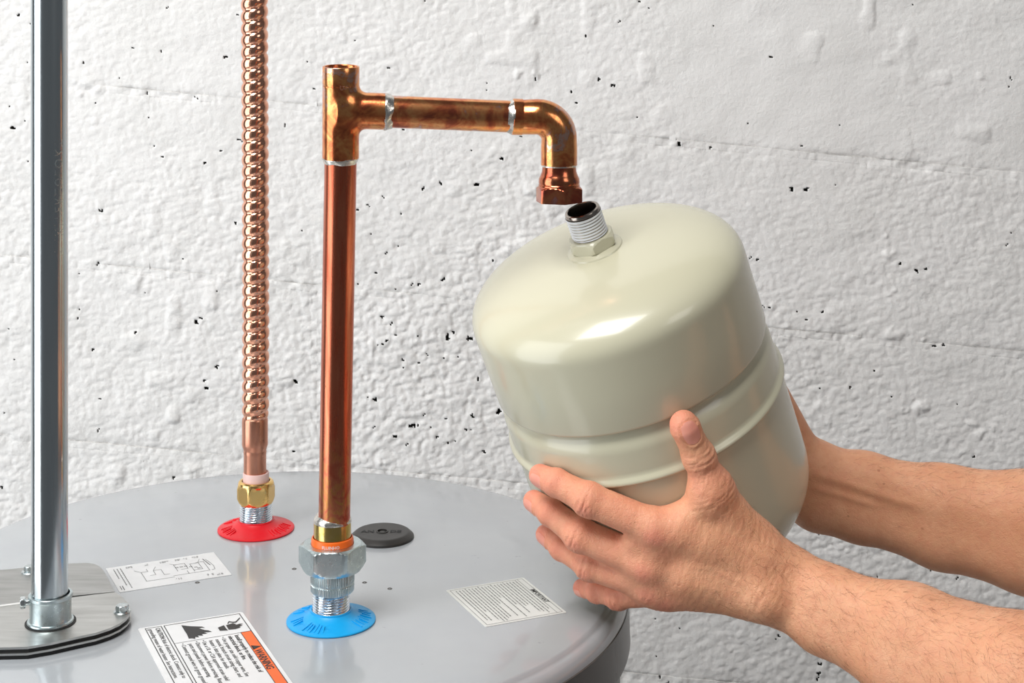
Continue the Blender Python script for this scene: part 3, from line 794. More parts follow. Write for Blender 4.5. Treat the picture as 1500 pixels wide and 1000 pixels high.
# riser axis leans to the right
p0 = nb + np.array([(489 - 487.0) * b_[1] / F, 0, .0520])
ptop_d = 1.112
pt = P(499, 232, ptop_d)
ax = (pt - p0); axn = ax / np.linalg.norm(ax)
rig.part('riser_pipe', tube([p0, p0 + ax * .5, pt + axn * .004], .01115, 72), M_RISER, label='dark red oxidised vertical riser')
ft = P(499.5, 97, 1.108)
tax = ft - pt; tl = np.linalg.norm(tax)
# tee with a branch, blended by a signed distance field further down

# ------------------------------------------------------------------ signed-distance modelling
class Field:
    def __init__(s): s.pr = []
    def cone(s, a, b, ra, rb, k=.004):
        a = np.asarray(a, float); b = np.asarray(b, float)
        s.pr.append(('c', a, b, ra, rb, k)); return s
    def cut(s, a, b, ra, rb, k=.003):
        s.pr.append(('x', np.asarray(a, float), np.asarray(b, float), ra, rb, k)); return s
    def cyl(s, a, b, r, k=.003):
        s.pr.append(('y', np.asarray(a, float), np.asarray(b, float), r, r, k)); return s
    @staticmethod
    def _d(p, X):
        t, a, b, ra, rb, k = p
        ba = b - a; L2 = ba @ ba + 1e-12
        w = X - a; tt = (w @ ba) / L2
        if t == 'y':
            L = math.sqrt(L2); rad = np.linalg.norm(w - tt[..., None] * ba, axis=-1) - ra; cap = (np.abs(tt - .5) - .5) * L
            return np.minimum(np.maximum(rad, cap), 0) + np.hypot(np.maximum(rad, 0), np.maximum(cap, 0))
        tt = np.clip(tt, 0, 1)
        return np.linalg.norm(w - tt[..., None] * ba, axis=-1) - (ra + (rb - ra) * tt)
    def eval(s, X, cell=.03):
        if len(X) < 3000: return s._eval(X, s.pr)
        key = np.floor(X / cell).astype(np.int64); kk = key[:, 0] * 1000003 + key[:, 1] * 1009 + key[:, 2]
        od = np.argsort(kk, kind='stable'); ks = kk[od]; cut = np.nonzero(np.diff(ks))[0] + 1
        D = np.empty(len(X))
        for g in np.split(od, cut):
            Xg = X[g]; c = (Xg.min(0) + Xg.max(0)) / 2; rad = np.linalg.norm(Xg.max(0) - c) + .012
            pr = [p for p in s.pr if s._d(p, c[None])[0] < rad + p[5]]
            D[g] = s._eval(Xg, pr)
        return D
    def _eval(s, X, prs):
        D = np.full(X.shape[:-1], 1.0)
        for p in prs:
            d = s._d(p, X); k = p[5]
            if p[0] == 'x':
                h = np.clip(.5 - .5 * (D + d) / k, 0, 1); D = D * (1 - h) - d * h + k * h * (1 - h)
            else:
                h = np.clip(.5 + .5 * (d - D) / k, 0, 1); D = d * (1 - h) + D * h - k * h * (1 - h)
        return D
    def grid(s, lo, hi, st):
        n = np.ceil((hi - lo) / st).astype(int) + 1
        ax = [lo[i] + st * np.arange(n[i]) for i in range(3)]
        D = np.full(n, 1.0)
        for p in s.pr:
            m_ = max(p[3], p[4]) + 4 * st + p[5] * 1.5
            a0 = np.minimum(p[1], p[2]) - m_; a1 = np.maximum(p[1], p[2]) + m_
            i0 = np.clip(np.floor((a0 - lo) / st).astype(int), 0, n); i1 = np.clip(np.ceil((a1 - lo) / st).astype(int) + 1, 0, n)
            if (i1 <= i0).any(): continue
            sl = tuple(slice(i0[q], i1[q]) for q in range(3))
            X = np.stack(np.meshgrid(ax[0][sl[0]], ax[1][sl[1]], ax[2][sl[2]], indexing='ij'), -1)
            d = s._d(p, X); k = p[5]; B_ = D[sl]
            if p[0] == 'x':
                h = np.clip(.5 - .5 * (B_ + d) / k, 0, 1); B_ = B_ * (1 - h) - d * h + k * h * (1 - h)
            else:
                h = np.clip(.5 + .5 * (d - B_) / k, 0, 1); B_ = d * (1 - h) + B_ * h - k * h * (1 - h)
            D[sl] = B_
        return D, ax
    def bounds(s, pad):
        ps = [p for p in s.pr if p[0] != 'x']
        lo = np.min([np.minimum(p[1], p[2]) - max(p[3], p[4]) for p in ps], 0) - pad
        hi = np.max([np.maximum(p[1], p[2]) + max(p[3], p[4]) for p in ps], 0) + pad
        return lo, hi
    def grad(s, X, e=.0002):
        g = np.zeros_like(X)
        for dx in ((1, -1, -1), (-1, -1, 1), (-1, 1, -1), (1, 1, 1)):
            dx = np.array(dx, float); g += s.eval(X + dx * e)[..., None] * dx
        return g / (np.linalg.norm(g, axis=-1, keepdims=True) + 1e-12)
    def project(s, X, it=2, iso=0.0):
        for _ in range(it):
            X = X - s.grad(X) * np.clip(s.eval(X) - iso, -.004, .004)[..., None]
        return X

def surface_nets(D, ax, st):
    Sg = D < 0
    nx, ny, nz = D.shape
    cs = np.zeros((nx - 1, ny - 1, nz - 1), np.int8)
    for i in (0, 1):
        for j in (0, 1):
            for k in (0, 1): cs += Sg[i:nx - 1 + i, j:ny - 1 + j, k:nz - 1 + k]
    act = (cs > 0) & (cs < 8)
    ids = np.full(act.shape, -1, np.int64); ci = np.argwhere(act); ids[act] = np.arange(len(ci))
    acc = np.zeros((len(ci), 3)); cnt = np.zeros(len(ci))
    cor = [(i, j, k) for i in (0, 1) for j in (0, 1) for k in (0, 1)]
    for a in cor:
        for b in cor:
            if sum(abs(x - y) for x, y in zip(a, b)) != 1 or a > b: continue
            A = D[tuple((ci + a).T)]; B_ = D[tuple((ci + b).T)]
            m_ = (A < 0) != (B_ < 0)
            t = np.where(m_, A / np.where(A == B_, 1, A - B_), 0)
            acc[m_] += (np.array(a) + t[m_, None] * (np.array(b) - np.array(a))); cnt[m_] += 1
    V = (ci + acc / cnt[:, None]) * st + np.array([ax[0][0], ax[1][0], ax[2][0]])
    Fs = []
    for d in range(3):
        e = np.zeros(3, int); e[d] = 1
        sl0 = [slice(1, -1)] * 3; sl0[d] = slice(0, -1)
        A = Sg; n = np.array(D.shape)
        i0 = [1, 1, 1]; i0[d] = 0; i1 = n - 1
        a = A[i0[0]:i1[0], i0[1]:i1[1], i0[2]:i1[2]]
        b = A[i0[0] + e[0]:i1[0] + e[0], i0[1] + e[1]:i1[1] + e[1], i0[2] + e[2]:i1[2] + e[2]]
        q = np.argwhere(a != b) + np.array(i0)
        flip = A[tuple(q.T)]
        u_, w_ = [x for x in range(3) if x != d]
        eu = np.zeros(3, int); eu[u_] = 1; ew = np.zeros(3, int); ew[w_] = 1
        c0 = ids[tuple((q - eu - ew).T)]; c1 = ids[tuple((q - ew).T)]; c2 = ids[tuple(q.T)]; c3 = ids[tuple((q - eu).T)]
        f = np.stack([c0, c1, c2, c3], 1)
        fl_ = flip if d != 1 else ~flip
        f[~fl_] = f[~fl_][:, ::-1]
        Fs.append(f)
    return V, np.concatenate(Fs)

def field_mesh(fld, st, levels, iters=3):
    lo, hi = fld.bounds(st * 3)
    D, ax_ = fld.grid(lo, hi, st)
    V, Fc = surface_nets(D, ax_, st)
    V = fld.project(V, iters)
    for _ in range(levels):
        me = bpy.data.meshes.new('tmp'); me.from_pydata(V.tolist(), [], Fc.tolist())
        o = bpy.data.objects.new('tmp', me); COL.objects.link(o)
        md = o.modifiers.new('s', 'SUBSURF'); md.levels = 1; md.render_levels = 1
        dg = bpy.context.evaluated_depsgraph_get(); m2 = bpy.data.meshes.new_from_object(o.evaluated_get(dg))
        V = np.empty(len(m2.vertices) * 3); m2.vertices.foreach_get('co', V); V = V.reshape(-1, 3)
        L = np.empty(len(m2.loops), np.int32); m2.loops.foreach_get('vertex_index', L); Fc = L.reshape(-1, 4)
        COL.objects.unlink(o); bpy.data.objects.remove(o); bpy.data.meshes.remove(me); bpy.data.meshes.remove(m2)
        V = fld.project(V, 2)
    return V, Fc

# ------------------------------------------------------------------ copper tee, arm, elbow, adapter
nrm = lambda v: np.asarray(v) / np.linalg.norm(v)
tee_ax = nrm(ft - pt)
bc = pt + tee_ax * (tl * (232 - 161) / (232 - 97.))
bend_d = 1.122
br0 = bc
arm_a = P(566, 163.2, 1.111); arm_b = P(751, 170.8, 1.121)
aax = nrm(arm_b - arm_a)
f_ = Field()
f_.cyl(pt, ft - tee_ax * .013, .0127, .001).cyl(bc, arm_a, .0127, .006)
tv, tf = field_mesh(f_, .0016, 2)
tee_top = lathe([(.0126, 0), (.01272, .001), (.01272, .0127), (.0125, .0131), (.0120, .0132), (.0114, .0130), (.0112, .0125), (.0112, -.004)], ft - tee_ax * .0131, tee_ax, 96, cap1=False)
rig.part('tee', merge((tv, tf), tee_top), M_FIT, label='heat-tinted copper tee, open at the top', sharp=50)
rig.part('tee_bore', lathe([(.0112, .0005), (.0112, .001)], ft - tee_ax * .016, tee_ax, 48), M_DARK)
st_ = text_mesh('NIB', .0075, lambda x, y: tuple(ft - tee_ax * (.0035 + x) + np.array([math.sin(.05 + y / .0127), -math.cos(.05 + y / .0127), 0]) * .01276), space=1.1)
rig.part('stamped_lettering', st_, M_COPC, smooth=False)
rig.part('solder_joint', lathe([(.0111, -.0035), (.01175, -.0025), (.0122, -.001), (.0127, .0001), (.0126, .0008)], pt, tee_ax, 64, rfun=wob(4, .0005)), M_SOLDER, label='solder joint below the tee')
rig.part('arm_pipe', tube([arm_a - aax * .008, arm_a + (arm_b - arm_a) * .5, arm_b + aax * .008], .01115, 72), M_ARM, label='heat-tinted horizontal copper pipe')
rig.part('solder_joint', lathe([(.0126, -.0015), (.0129, -.0005), (.0127, .0008), (.0122, .0022), (.0115, .0036), (.0111, .0046)], arm_a, aax, 64, rfun=wob(2, .0007)), M_SOLDER, label='solder joint on the branch of the tee')
rig.part('solder_joint', lathe([(.0111, -.0042), (.0114, -.003), (.0119, -.0014), (.0124, -.0004), (.0125, .0004)], arm_b, aax, 64, rfun=wob(7, .0006)), M_SOLDER, label='solder joint at the elbow')
# elbow
e_end = P(819, 241.5, 1.121); e_in = P(819, 172.2, 1.121)
Rb = .0150
c1 = e_in - aax * Rb * 1.0
ddn = nrm(e_end - e_in)
pts = [arm_b - aax * .0006, arm_b, arm_b + aax * .0065, arm_b + aax * .0075]; rad = [.0118, .0127, .0127, .0122]
for t in np.linspace(0, 1, 16):
    a = t * math.pi / 2
    pts.append(c1 + aax * Rb * math.sin(a) + ddn * Rb * (1 - math.cos(a))); rad.append(.0124 + .0003 * math.sin(t * math.pi))
c2 = e_in + ddn * Rb
for s_ in np.linspace(.002, float((e_end - c2) @ ddn), 6): pts.append(c2 + ddn * s_); rad.append(.0127 if s_ > .004 else .0125)
pts.append(e_end + ddn * .0005); rad.append(.0116)
# keep path monotone between the cup and the bend
pts = [p for i, p in enumerate(pts)]
rig.part('elbow', tube(pts, rad, 72), M_FIT, label='heat-tinted copper elbow', sharp=50)
rig.part('solder_joint', lathe([(.0118, -.0010), (.0124, -.0002), (.0122, .0010), (.0112, .0016)], e_end, ddn, 48, rfun=wob(3, .0005)), M_SOLDER, label='solder joint below the elbow')
ad = e_end
prof = [(.0117, .0008), (.0119, .0025), (.0121, .0045), (.0132, .0075), (.0142, .0095), (.0144, .0120), (.0141, .0132), (.0145, .0138), (.0144, .0150)]
k_ = .481e-3
adp = lathe(prof, ad, ddn, 96, cap1=False)
hexp = hexnut(ad, ddn, .0170, .0148, .0258, .0016, rot=math.radians(18), rin=.0122, seg=96, bot_ch=True, top_ch=False)
rig.part('female_adapter', merge(adp, hexp), M_ADP, label='dark bronze female adapter with hexagonal end', sharp=28)

# ------------------------------------------------------------------ expansion tank
TT = np.array([.0860, 1.1673, -.2673 + ZC]); TA = nrm(np.array([.30594, .26626, -.91406])); TR = .1016
tank = Thing('expansion_tank', 'beige steel expansion tank held tilted by two hands under the copper elbow', 'tank', TT + TA * .178)
def cap(R, s0, s1, p, n=26):
    t = np.linspace(0, 1, n) ** .7
    return [(R * max(0, 1 - x ** p) ** (1 / p), s0 + (s1 - s0) * x) for x in t]
top_ = cap(TR, -.0544, -.0885, 2.5)[::-1]
top_[0] = (.0005, top_[0][1])
upper = top_ + [(TR, -.03), (TR, -.0030), (TR - .0003, -.0016), (TR - .0011, -.0008), (TR - .0060, -.0006)]
lower = [(TR - .0046, -.0030), (TR - .0046, .0026), (TR - .0042, .0044), (TR - .0030, .0064), (TR - .0014, .0090), (TR - .0004, .0120), (TR, .015), (TR, .030), (TR + .0002, .0325), (TR + .0010, .0338), (TR + .0022, .0350), (TR + .0029, .0362), (TR + .0030, .0372), (TR + .0024, .0382), (TR + .0008, .0388), (TR - .0004, .0392), (TR - .0002, .042), (TR, .05), (TR, .10)] + cap(TR, .113, .179, 1.88)
lower[-1] = (.0005, lower[-1][1])
prof_sdf = np.array(top_ + [(TR, -.03), (TR, .10)] + cap(TR, .113, .179, 1.88))
tank.part('upper_shell', lathe(upper, TT, TA, 224, cap1=False), M_TANK, sharp=50)
tank.part('lower_shell', lathe(lower, TT, TA, 224), M_TANK, label='lower shell with a raised bead', sharp=60)
hbase = TT + TA * -.0885
up = -TA
tank.part('hex_boss', merge(lathe([(.0215, -.0022), (.0200, .0004), (.0175, .0018), (.0165, .0022), (.014, .0024)], hbase, up, 72),
    hexnut(hbase, up, .0180, .0010, .0110, .0022, rot=.45)), M_TANK, label='painted hexagonal boss', sharp=26)
def thread2(o, n_, R, h0, h1, pitch, depth, seg=96, steps=9):
    u, v, n_ = frame(n_); th = np.arange(seg) * 2 * math.pi / seg; rings = []
    for h_ in np.linspace(h0, h1, int((h1 - h0) / pitch * steps) + 1):
        ph = (h_ / pitch - th / (2 * math.pi)) % 1.0
        r = R - depth * np.abs(ph * 2 - 1) ** 2 * min(1, (h1 - h_) / pitch + .2)
        rings.append(o + np.outer(r * np.cos(th), u) + np.outer(r * np.sin(th), v) + n_ * h_)
    return loft(rings, cap0=False, cap1=False)
tank.part('thread_tape', thread2(hbase, up, .0132, .0118, .0282, .0022, .0013), M_TAPE, label='white PTFE tape wound on the thread', sharp=None)
tank.part('nipple', lathe([(.0118, .0100), (.0124, .0105), (.0124, .0283), (.0129, .0290), (.0129, .0300), (.0124, .0312), (.0112, .0316), (.0106, .0312), (.0104, .0300), (.0104, .0120), (.0100, .0120)], hbase, up, 72, cap1=False, cap0=False), M_NICKEL, label='nickel plated threaded nipple')
tank.part('bore', lathe([(.0104, .0118), (.0104, .0125)], hbase, up, 48), M_DARK)

PROF0 = prof_sdf
PROF1 = np.array(top_ + [(TR + .0002, -.03), (TR + .0002, .012), (TR + .0002, .030), (TR + .0028, .0344), (TR + .0032, .0368), (TR + .0028, .0388), (TR + .0002, .0415), (TR, .10)] + cap(TR, .113, .179, 1.88))
# ------------------------------------------------------------------ person: two arms holding the tank
def tank_sd(Pq, prof_sdf=None):
    prof_sdf = PROF0 if prof_sdf is None else prof_sdf
    q = Pq - TT; s_ = q @ TA; r = np.linalg.norm(q - s_[..., None] * TA, axis=-1)
    X = np.stack([r, s_], -1); best = np.full(r.shape, 9.)
    for a, b in zip(prof_sdf[:-1], prof_sdf[1:]):
        ba = b - a; L2 = ba @ ba
        if L2 < 1e-14: continue
        t = np.clip(((X - a) @ ba) / L2, 0, 1); best = np.minimum(best, np.linalg.norm(X - a - t[..., None] * ba, axis=-1))
    ins = (r < np.interp(s_, prof_sdf[:, 1], prof_sdf[:, 0], left=-1, right=-1))
    return np.where(ins, -best, best)
def hit(px, py, off):
    d = np.linspace(.9, 1.35, 2251)
    p = np.stack([(px - 750) * d / F, d, ZC - (py - HZ) * d / F], 1); v = tank_sd(p) - off
    i = int(np.argmax(v < 0)) if (v < 0).any() else int(np.argmin(v))
    return p[i]
def tank_n(p):
    e = 1e-4; g = np.array([tank_sd((p + np.eye(3)[i] * e)[None])[0] - tank_sd((p - np.eye(3)[i] * e)[None])[0] for i in range(3)])
    return nrm(g)

person = Thing('person', 'bare forearms and hands of a person reaching in from the right, gripping the tilted tank', 'person', P(1500, 1010, 1.0))

class Arm:
    def __init__(s): s.f = Field(); s.red = []; s.wr = []; s.nails = []; s.ridge = []; s.skin = None
    def finger(s, pts, rads, dors, ks=.0025, ntips=True, knuckle=True, kroot=.007):
        """pts tip..mcp (4), rads 4; dors: dorsal directions"""
        tip, dip, pip, mcp = [np.asarray(p) for p in pts]
        r = rads
        s.f.cone(mcp, pip, r[3], r[2], kroot)
        s.f.cone(pip, dip, r[2] * .96, r[1], .0022)
        s.f.cone(dip, tip, r[1] * .97, r[0], .0018)
        # waist of the phalanges comes from slightly thicker joints
        s.f.cone(pip + dors[2] * .0008, pip + dors[2] * .0008, r[2] * 1.03, r[2] * 1.03, .004)
        s.f.cone(dip + dors[1] * .0004, dip + dors[1] * .0004, r[1] * 1.02, r[1] * 1.02, .003)
        a1 = nrm(dip - tip); a2 = nrm(pip - dip); a3 = nrm(mcp - pip)
        s.wr.append((pip, nrm(a2 + a3), dors[2], .0085, .00042, .0026)); s.wr.append((dip, nrm(a1 + a2), dors[1], .0042, .00028, .0019))
        s.red += [(pip + dors[2] * r[2], .009, .55), (dip, .010, .25), (tip, .011, .75), (mcp + dors[3] * .012, .010, .55)]
    def nail(s, tip, dip, dors, r, length, width, back=0.0):
        s.nails.append((np.asarray(tip), nrm(np.asarray(tip) - np.asarray(dip)), nrm(dors), r, length, width, back))
    def build(s, name, st, levels, label):
        V, Fc = field_mesh(s.f, st, levels)
        nV = s.f.grad(V)
        disp = np.zeros(len(V)); red = np.zeros(len(V))
        for (c, ax, dn, ext, amp, wl) in s.wr:
            w = V - c; t = w @ ax; m_ = np.exp(-(t / ext) ** 2) * np.clip((nV @ dn) * 1.3 - .15, 0, 1) * (np.linalg.norm(w, axis=1) < .022)
            lat = np.cross(ax, dn); u_ = w @ lat
            n1 = vnoise(t + 3 + .25 * np.abs(u_) , u_ + 2, wl * .5, 31); n2 = vnoise((t + 3) * 1.0, (u_ + 5) * .22, wl * .5, 32)
            disp -= amp * m_ * np.clip(2.6 * n2 - 1.2, -.25, 1.2) * (.75 + .5 * n1)
            disp -= amp * .9 * np.exp(-((t - .0004 * np.cos(u_ * 350)) / (wl * .22)) ** 2) * np.clip((nV @ dn) * 1.3 - .3, 0, 1) * (np.linalg.norm(w, axis=1) < .02)
        for (pl, amp, sg) in s.ridge:
            pl = [np.asarray(q) for q in pl]; best = np.full(len(V), 9.); tt = np.zeros(len(V))
            for q in range(len(pl) - 1):
                ba = pl[q + 1] - pl[q]; t = np.clip(((V - pl[q]) @ ba) / (ba @ ba), 0, 1)
                w = V - pl[q] - t[:, None] * ba; w[:, 1] *= .35
                d_ = np.linalg.norm(w, axis=1); m_ = d_ < best; best[m_] = d_[m_]; tt[m_] = (q + t[m_]) / (len(pl) - 1)
            disp += amp * np.exp(-(best / sg) ** 2) * np.clip(np.minimum(tt, 1 - tt) * 6, 0, 1) * np.clip(-nV[:, 1] * 2, 0, 1)
        if s.skin is not None:
            c, ax, ext = s.skin; w = V - c; t = w @ ax; lat = nrm(np.cross(ax, (0, 1, 0))); u_ = w @ lat
            a_ = vnoise(t + 2 + u_ * .15, (u_ + 4) * .15, .0012, 41); b_ = vnoise(t + 6 - u_ * .2, (u_ + 4) * .18, .0020, 42)
            disp += .00022 * (a_ + b_ - 1) * np.clip(1.3 - np.abs(t) / ext, 0, 1)
        for (c, rr, am) in s.red:
            red = np.maximum(red, am * np.exp(-(np.linalg.norm(V - c, axis=1) / rr) ** 2))
        # nail folds
        for (tip, ax, dn, r, L, Wd, back) in s.nails:
            c = s.nail_c(tip, ax, dn, r, L, back); lat = np.cross(ax, dn)
            w = V - c; a = (w @ ax) / (L / 2); b = (w @ lat) / (Wd / 2); q = np.abs(a) ** 2.6 + np.abs(b) ** 2.6
            face = (np.linalg.norm(w, axis=1) < L * 1.2) & ((nV @ dn) > -.1)
            ring = np.exp(-((q - 1.45) / .45) ** 2) * (a < .55)
            disp += face * (.00035 * ring) - face * np.where(q < 1.0, .0003, 0)
        V = V + nV * disp[:, None]
        # flesh gives way where it presses on the steel
        near = np.nonzero(tank_sd(V) < .006)[0]
        for _ in range(3):
            Q = V[near]; d_ = tank_sd(Q, PROF1); e_ = 2e-4
            g_ = np.stack([tank_sd(Q + np.eye(3)[i] * e_, PROF1) - tank_sd(Q - np.eye(3)[i] * e_, PROF1) for i in range(3)], 1)
            g_ /= np.linalg.norm(g_, axis=1, keepdims=True) + 1e-12
            V[near] = Q + g_ * np.clip(.0008 - d_, 0, None)[:, None]
        o = person.part(name, (V, Fc), M_SKIN, label=label, sharp=None)
        at = o.data.attributes.new('redness', 'FLOAT', 'POINT'); at.data.foreach_set('value', np.clip(red, 0, 1).astype(np.float32))
        for nl in s.nails: s.make_nail(o, *nl)
        s.V = V; s.nV = nV; s.o = o
        return o
    def nail_c(s, tip, ax, dn, r, L, back):
        return tip + dn * r * .85 + ax * (r * .55 - L / 2 + back)
    def make_nail(s, par, tip, ax, dn, r, L, Wd, back):
        lat = np.cross(ax, dn); c = s.nail_c(tip, ax, dn, r, L, back)
        n1, n2 = 13, 11; pts = []
        for i in range(n1):
            a = -1 + 2 * i / (n1 - 1)
            for j in range(n2):
                b = -1 + 2 * j / (n2 - 1)
                ww = (1 - abs(a) ** 3.2) ** (1 / 3.2) if abs(a) < 1 else 0
                ww = max(ww, .25)
                pts.append(c + ax * a * L / 2 + lat * b * ww * Wd / 2 + dn * .002)
        X = s.f.project(np.array(pts), 4, iso=.00022)
        X2 = X - s.f.grad(X) * .0008
        idx = np.arange(n1 * n2).reshape(n1, n2)
        q = [(idx[i, j], idx[i + 1, j], idx[i + 1, j + 1], idx[i, j + 1]) for i in range(n1 - 1) for j in range(n2 - 1)]
        k = n1 * n2
        loop = list(idx[:, 0]) + list(idx[-1, 1:]) + list(idx[-2::-1, -1]) + list(idx[0, -2:0:-1])
        q += [(loop[(i + 1) % len(loop)], loop[i], loop[i] + k, loop[(i + 1) % len(loop)] + k) for i in range(len(loop))]
        nn = np.cross(X[idx[1, 0]] - X[idx[0, 0]], X[idx[0, 1]] - X[idx[0, 0]])
        if nn @ dn < 0: q = [tuple(reversed(f)) for f in q]
        person.part('fingernail', (np.concatenate([X, X2]), q), M_NAIL, parent=par, sharp=50)
    def hairs(s, n, sel, along, seed, lng=.011):
        rg = np.random.default_rng(seed)
        w = sel(s.V, s.nV); w = w / w.sum(); ii = rg.choice(len(s.V), n, p=w)
        verts = []; faces = []; k = 0
        for i in ii:
            p = s.V[i]; nr = s.nV[i]
            d = along(p) + rg.normal(0, .45, 3); d -= nr * (d @ nr); d = nrm(d)
            L = lng * rg.uniform(.45, 1.2); cv = rg.normal(0, .35); sd_ = np.cross(nr, d); rd = .00005
            prev = None
            for q in range(5):
                t = q / 4
                c = p - nr * .0003 + d * L * t * .93 + nr * (L * .30 * t * (1.25 - t)) + sd_ * cv * L * t * t * .5
                r_ = rd * (1 - .8 * t)
                verts += [c + nr * r_, c - nr * r_ * .5 + sd_ * r_ * .87, c - nr * r_ * .5 - sd_ * r_ * .87]
                if q:
                    b = k + (q - 1) * 3
                    for e in range(3): faces.append((b + e, b + (e + 1) % 3, b + 3 + (e + 1) % 3, b + 3 + e))
            k += 15
        o = person.part('arm_hair', (np.array(verts), np.array(faces)), M_HAIR, parent=s.o, sharp=None)
        o['kind'] = 'stuff'

# ---- near hand (a left hand seen from its back)
A1 = Arm()
mm = .001
def hp(px, py, off): return hit(px, py, off * mm)
fingers = {
 'index': ([(791, 696, 7.6), (815, 706.5, 8.8), (863, 731, 11.0), (957, 771, 12.5)], [7.7, 9.1, 11.0, 11.6]),
 'middle': ([(782, 733.5, 7.8), (807, 750, 9.0), (850, 783, 11.2), (944, 823, 13.0)], [7.6, 9.0, 10.9, 11.6]),
 'ring': ([(799, 782.5, 7.4), (823, 802, 8.4), (864, 827, 10.4), (950, 856, 12.5)], [7.0, 8.2, 9.9, 10.8]),
 'little': ([(852, 860.5, 6.8), (874, 866, 7.4), (905, 873.5, 8.6), (972, 866, 11.5)], [6.2, 7.2, 8.0, 9.6]),
}
J = {}
for nme, (pp, rr) in fingers.items():
    P3 = [hp(*q) for q in pp]
    if nme == 'ring': P3[0] = P3[0]
    J[nme] = P3
carp = {'index': P(1108, 822, 1.083), 'middle': P(1104, 840, 1.079), 'ring': P(1100, 858, 1.082), 'little': P(1096, 866, 1.088)}
for nme, (pp, rr) in fingers.items():
    P3 = J[nme]; dors = [tank_n(p) for p in P3]
    dors = [nrm(d + np.array([0, -.25, 0])) for d in dors]
    A1.f.cone(P3[3], carp[nme], rr[3] * mm * 1.02, {'index': .0150, 'middle': .0155, 'ring': .0150, 'little': .0140}[nme], .010)
    A1.finger(P3, [r * mm for r in rr], dors, kroot=.006)
    # knuckle heads and extensor tendons
    A1.ridge.append(([P3[3], P3[3] + (carp[nme] - P3[3]) * .55, carp[nme]], .0011, .0026))
    A1.nail(P3[0], P3[1], nrm(dors[0] + np.array([-.1, -.35, .1])), rr[0] * mm, .0115 if nme != 'little' else .009, .0115 if nme != 'little' else .009, back=.0005)
for q0, q1 in (('index', 'middle'), ('middle', 'ring'), ('ring', 'little')):
    a, b = J[q0], J[q1]
    A1.f.cone(a[3] + (carp[q0] - a[3]) * .08, b[3] + (carp[q1] - b[3]) * .08, .0105, .0100, .008)
    m0 = (a[3] * .82 + a[2] * .18 + b[3] * .82 + b[2] * .18) / 2; m1 = (carp[q0] + carp[q1]) / 2
    A1.f.cone(m0, m1, .0085, .0130, .008)
# thumb
th_tip = hp(1003, 624, 9.6); th_ip = hp(1023.5, 668, 10.6); th_mcp = hp(1042, 716, 13.0); th_cmc = P(1096, 792, 1.083)
dn = nrm(np.array([.25, -1, .1]))
A1.f.cone(th_tip, th_ip, .0098, .0100, .004)
A1.f.cone(th_tip + nrm(th_tip - th_ip) * .0025, th_tip, .0078, .0096, .003)
A1.f.cone(th_ip, th_mcp, .0098, .0130, .004)
A1.f.cone(th_ip + dn * .0006, th_ip + dn * .0006, .0104, .0104, .005)
A1.f.cone(th_mcp, th_cmc, .0130, .0165, .008)
A1.f.cone(th_mcp, hp(1010, 765, 11), .0110, .0110, .010)      # web between thumb and index
A1.f.cone(hp(1000, 772, 12), th_cmc, .0125, .0150, .010)
A1.f.cone(hp(985, 765, 10), hp(1030, 742, 9), .0075, .0085, .008)
A1.f.cone(hp(1040, 790, 15), carp['index'], .0145, .0150, .010)
A1.f.cone(hp(1010, 840, 15), carp['ring'], .0140, .0150, .010)
A1.wr.append((th_ip, nrm(th_ip - th_tip), dn, .011, .0005, .0031))
A1.wr.append((th_mcp + (th_cmc - th_mcp) * .05, nrm(th_cmc - th_ip), dn, .012, .00035, .0033))
A1.red += [(th_tip + np.array([-.004, 0, .003]), .012, .7), (th_ip, .010, .25)]
A1.nail(th_tip, th_ip, nrm(np.array([.20, -1, .12])), .0096, .0172, .0135, back=.0002)
# wrist and forearm: paired cones give the oval section
wr = P(1150, 858, 1.082)
fa1 = P(1210, 893, 1.068); fa2 = P(1330, 944, 1.035); fa3 = P(1500, 1024, .985); fa4 = P(1760, 1150, .92); elb = P(1960, 1240, .885)
def pair(a, b, ra, rb, da, db, k=.012):
    a = np.asarray(a); b = np.asarray(b); ax = nrm(b - a); up_ = nrm(np.cross(ax, np.array([0, 1, 0])))
    if up_[2] < 0: up_ = -up_
    A1_.f.cone(a + up_ * da, b + up_ * db, ra, rb, k); A1_.f.cone(a - up_ * da, b - up_ * db, ra, rb, k)
A1_ = A1
pair(P(1112, 840, 1.082), wr, .0150, .0160, .0120, .0085, .014)
pair(wr, fa1, .0160, .0180, .0085, .0090)
pair(fa1, fa2, .0180, .0262, .0090, .0105)
pair(fa2, fa3, .0262, .0370, .0105, .0120)
pair(fa3, fa4, .0370, .0440, .0120, .0120)
pair(fa4, elb, .0440, .0430, .0120, .0060)
A1.f.cone(elb, elb + np.array([.10, .02, .10]), .044, .050, .02)
ul = P(1122, 876, 1.070); A1.f.cone(ul, ul, .0125, .0125, .010)           # head of the ulna
# veins on the back of the hand and wrist
A1.ridge += [([P(970, 812, 1.06), P(1000, 835, 1.06), P(1045, 838, 1.06), P(1100, 862, 1.06)], .0009, .0019), ([P(960, 845, 1.06), P(1010, 862, 1.06), P(1060, 872, 1.06)], .0008, .0018),
             ([P(1085, 800, 1.06), P(1150, 830, 1.06), P(1230, 862, 1.05)], .0009, .0030)]
A1.wr.append((P(1120, 868, 1.06), nrm(fa1 - wr), np.array([0, -1, 0]), .010, .00022, .0034))
A1.skin = (P(1060, 800, 1.06), nrm(P(1150, 845, 1.06) - P(950, 790, 1.06)), .065)
for nme in J:
    a, b, c_, d_ = J[nme]
    A1.red += [(a, .016, .75), (b, .016, .6), (c_, .018, .5), ((c_ + d_) / 2, .02, .38), (d_, .022, .35)]
A1.red += [((th_ip + th_mcp) / 2, .02, .35)]
arm1 = A1.build('arm', .0034, 2, 'near arm with the back of the hand and raised thumb towards the viewer')
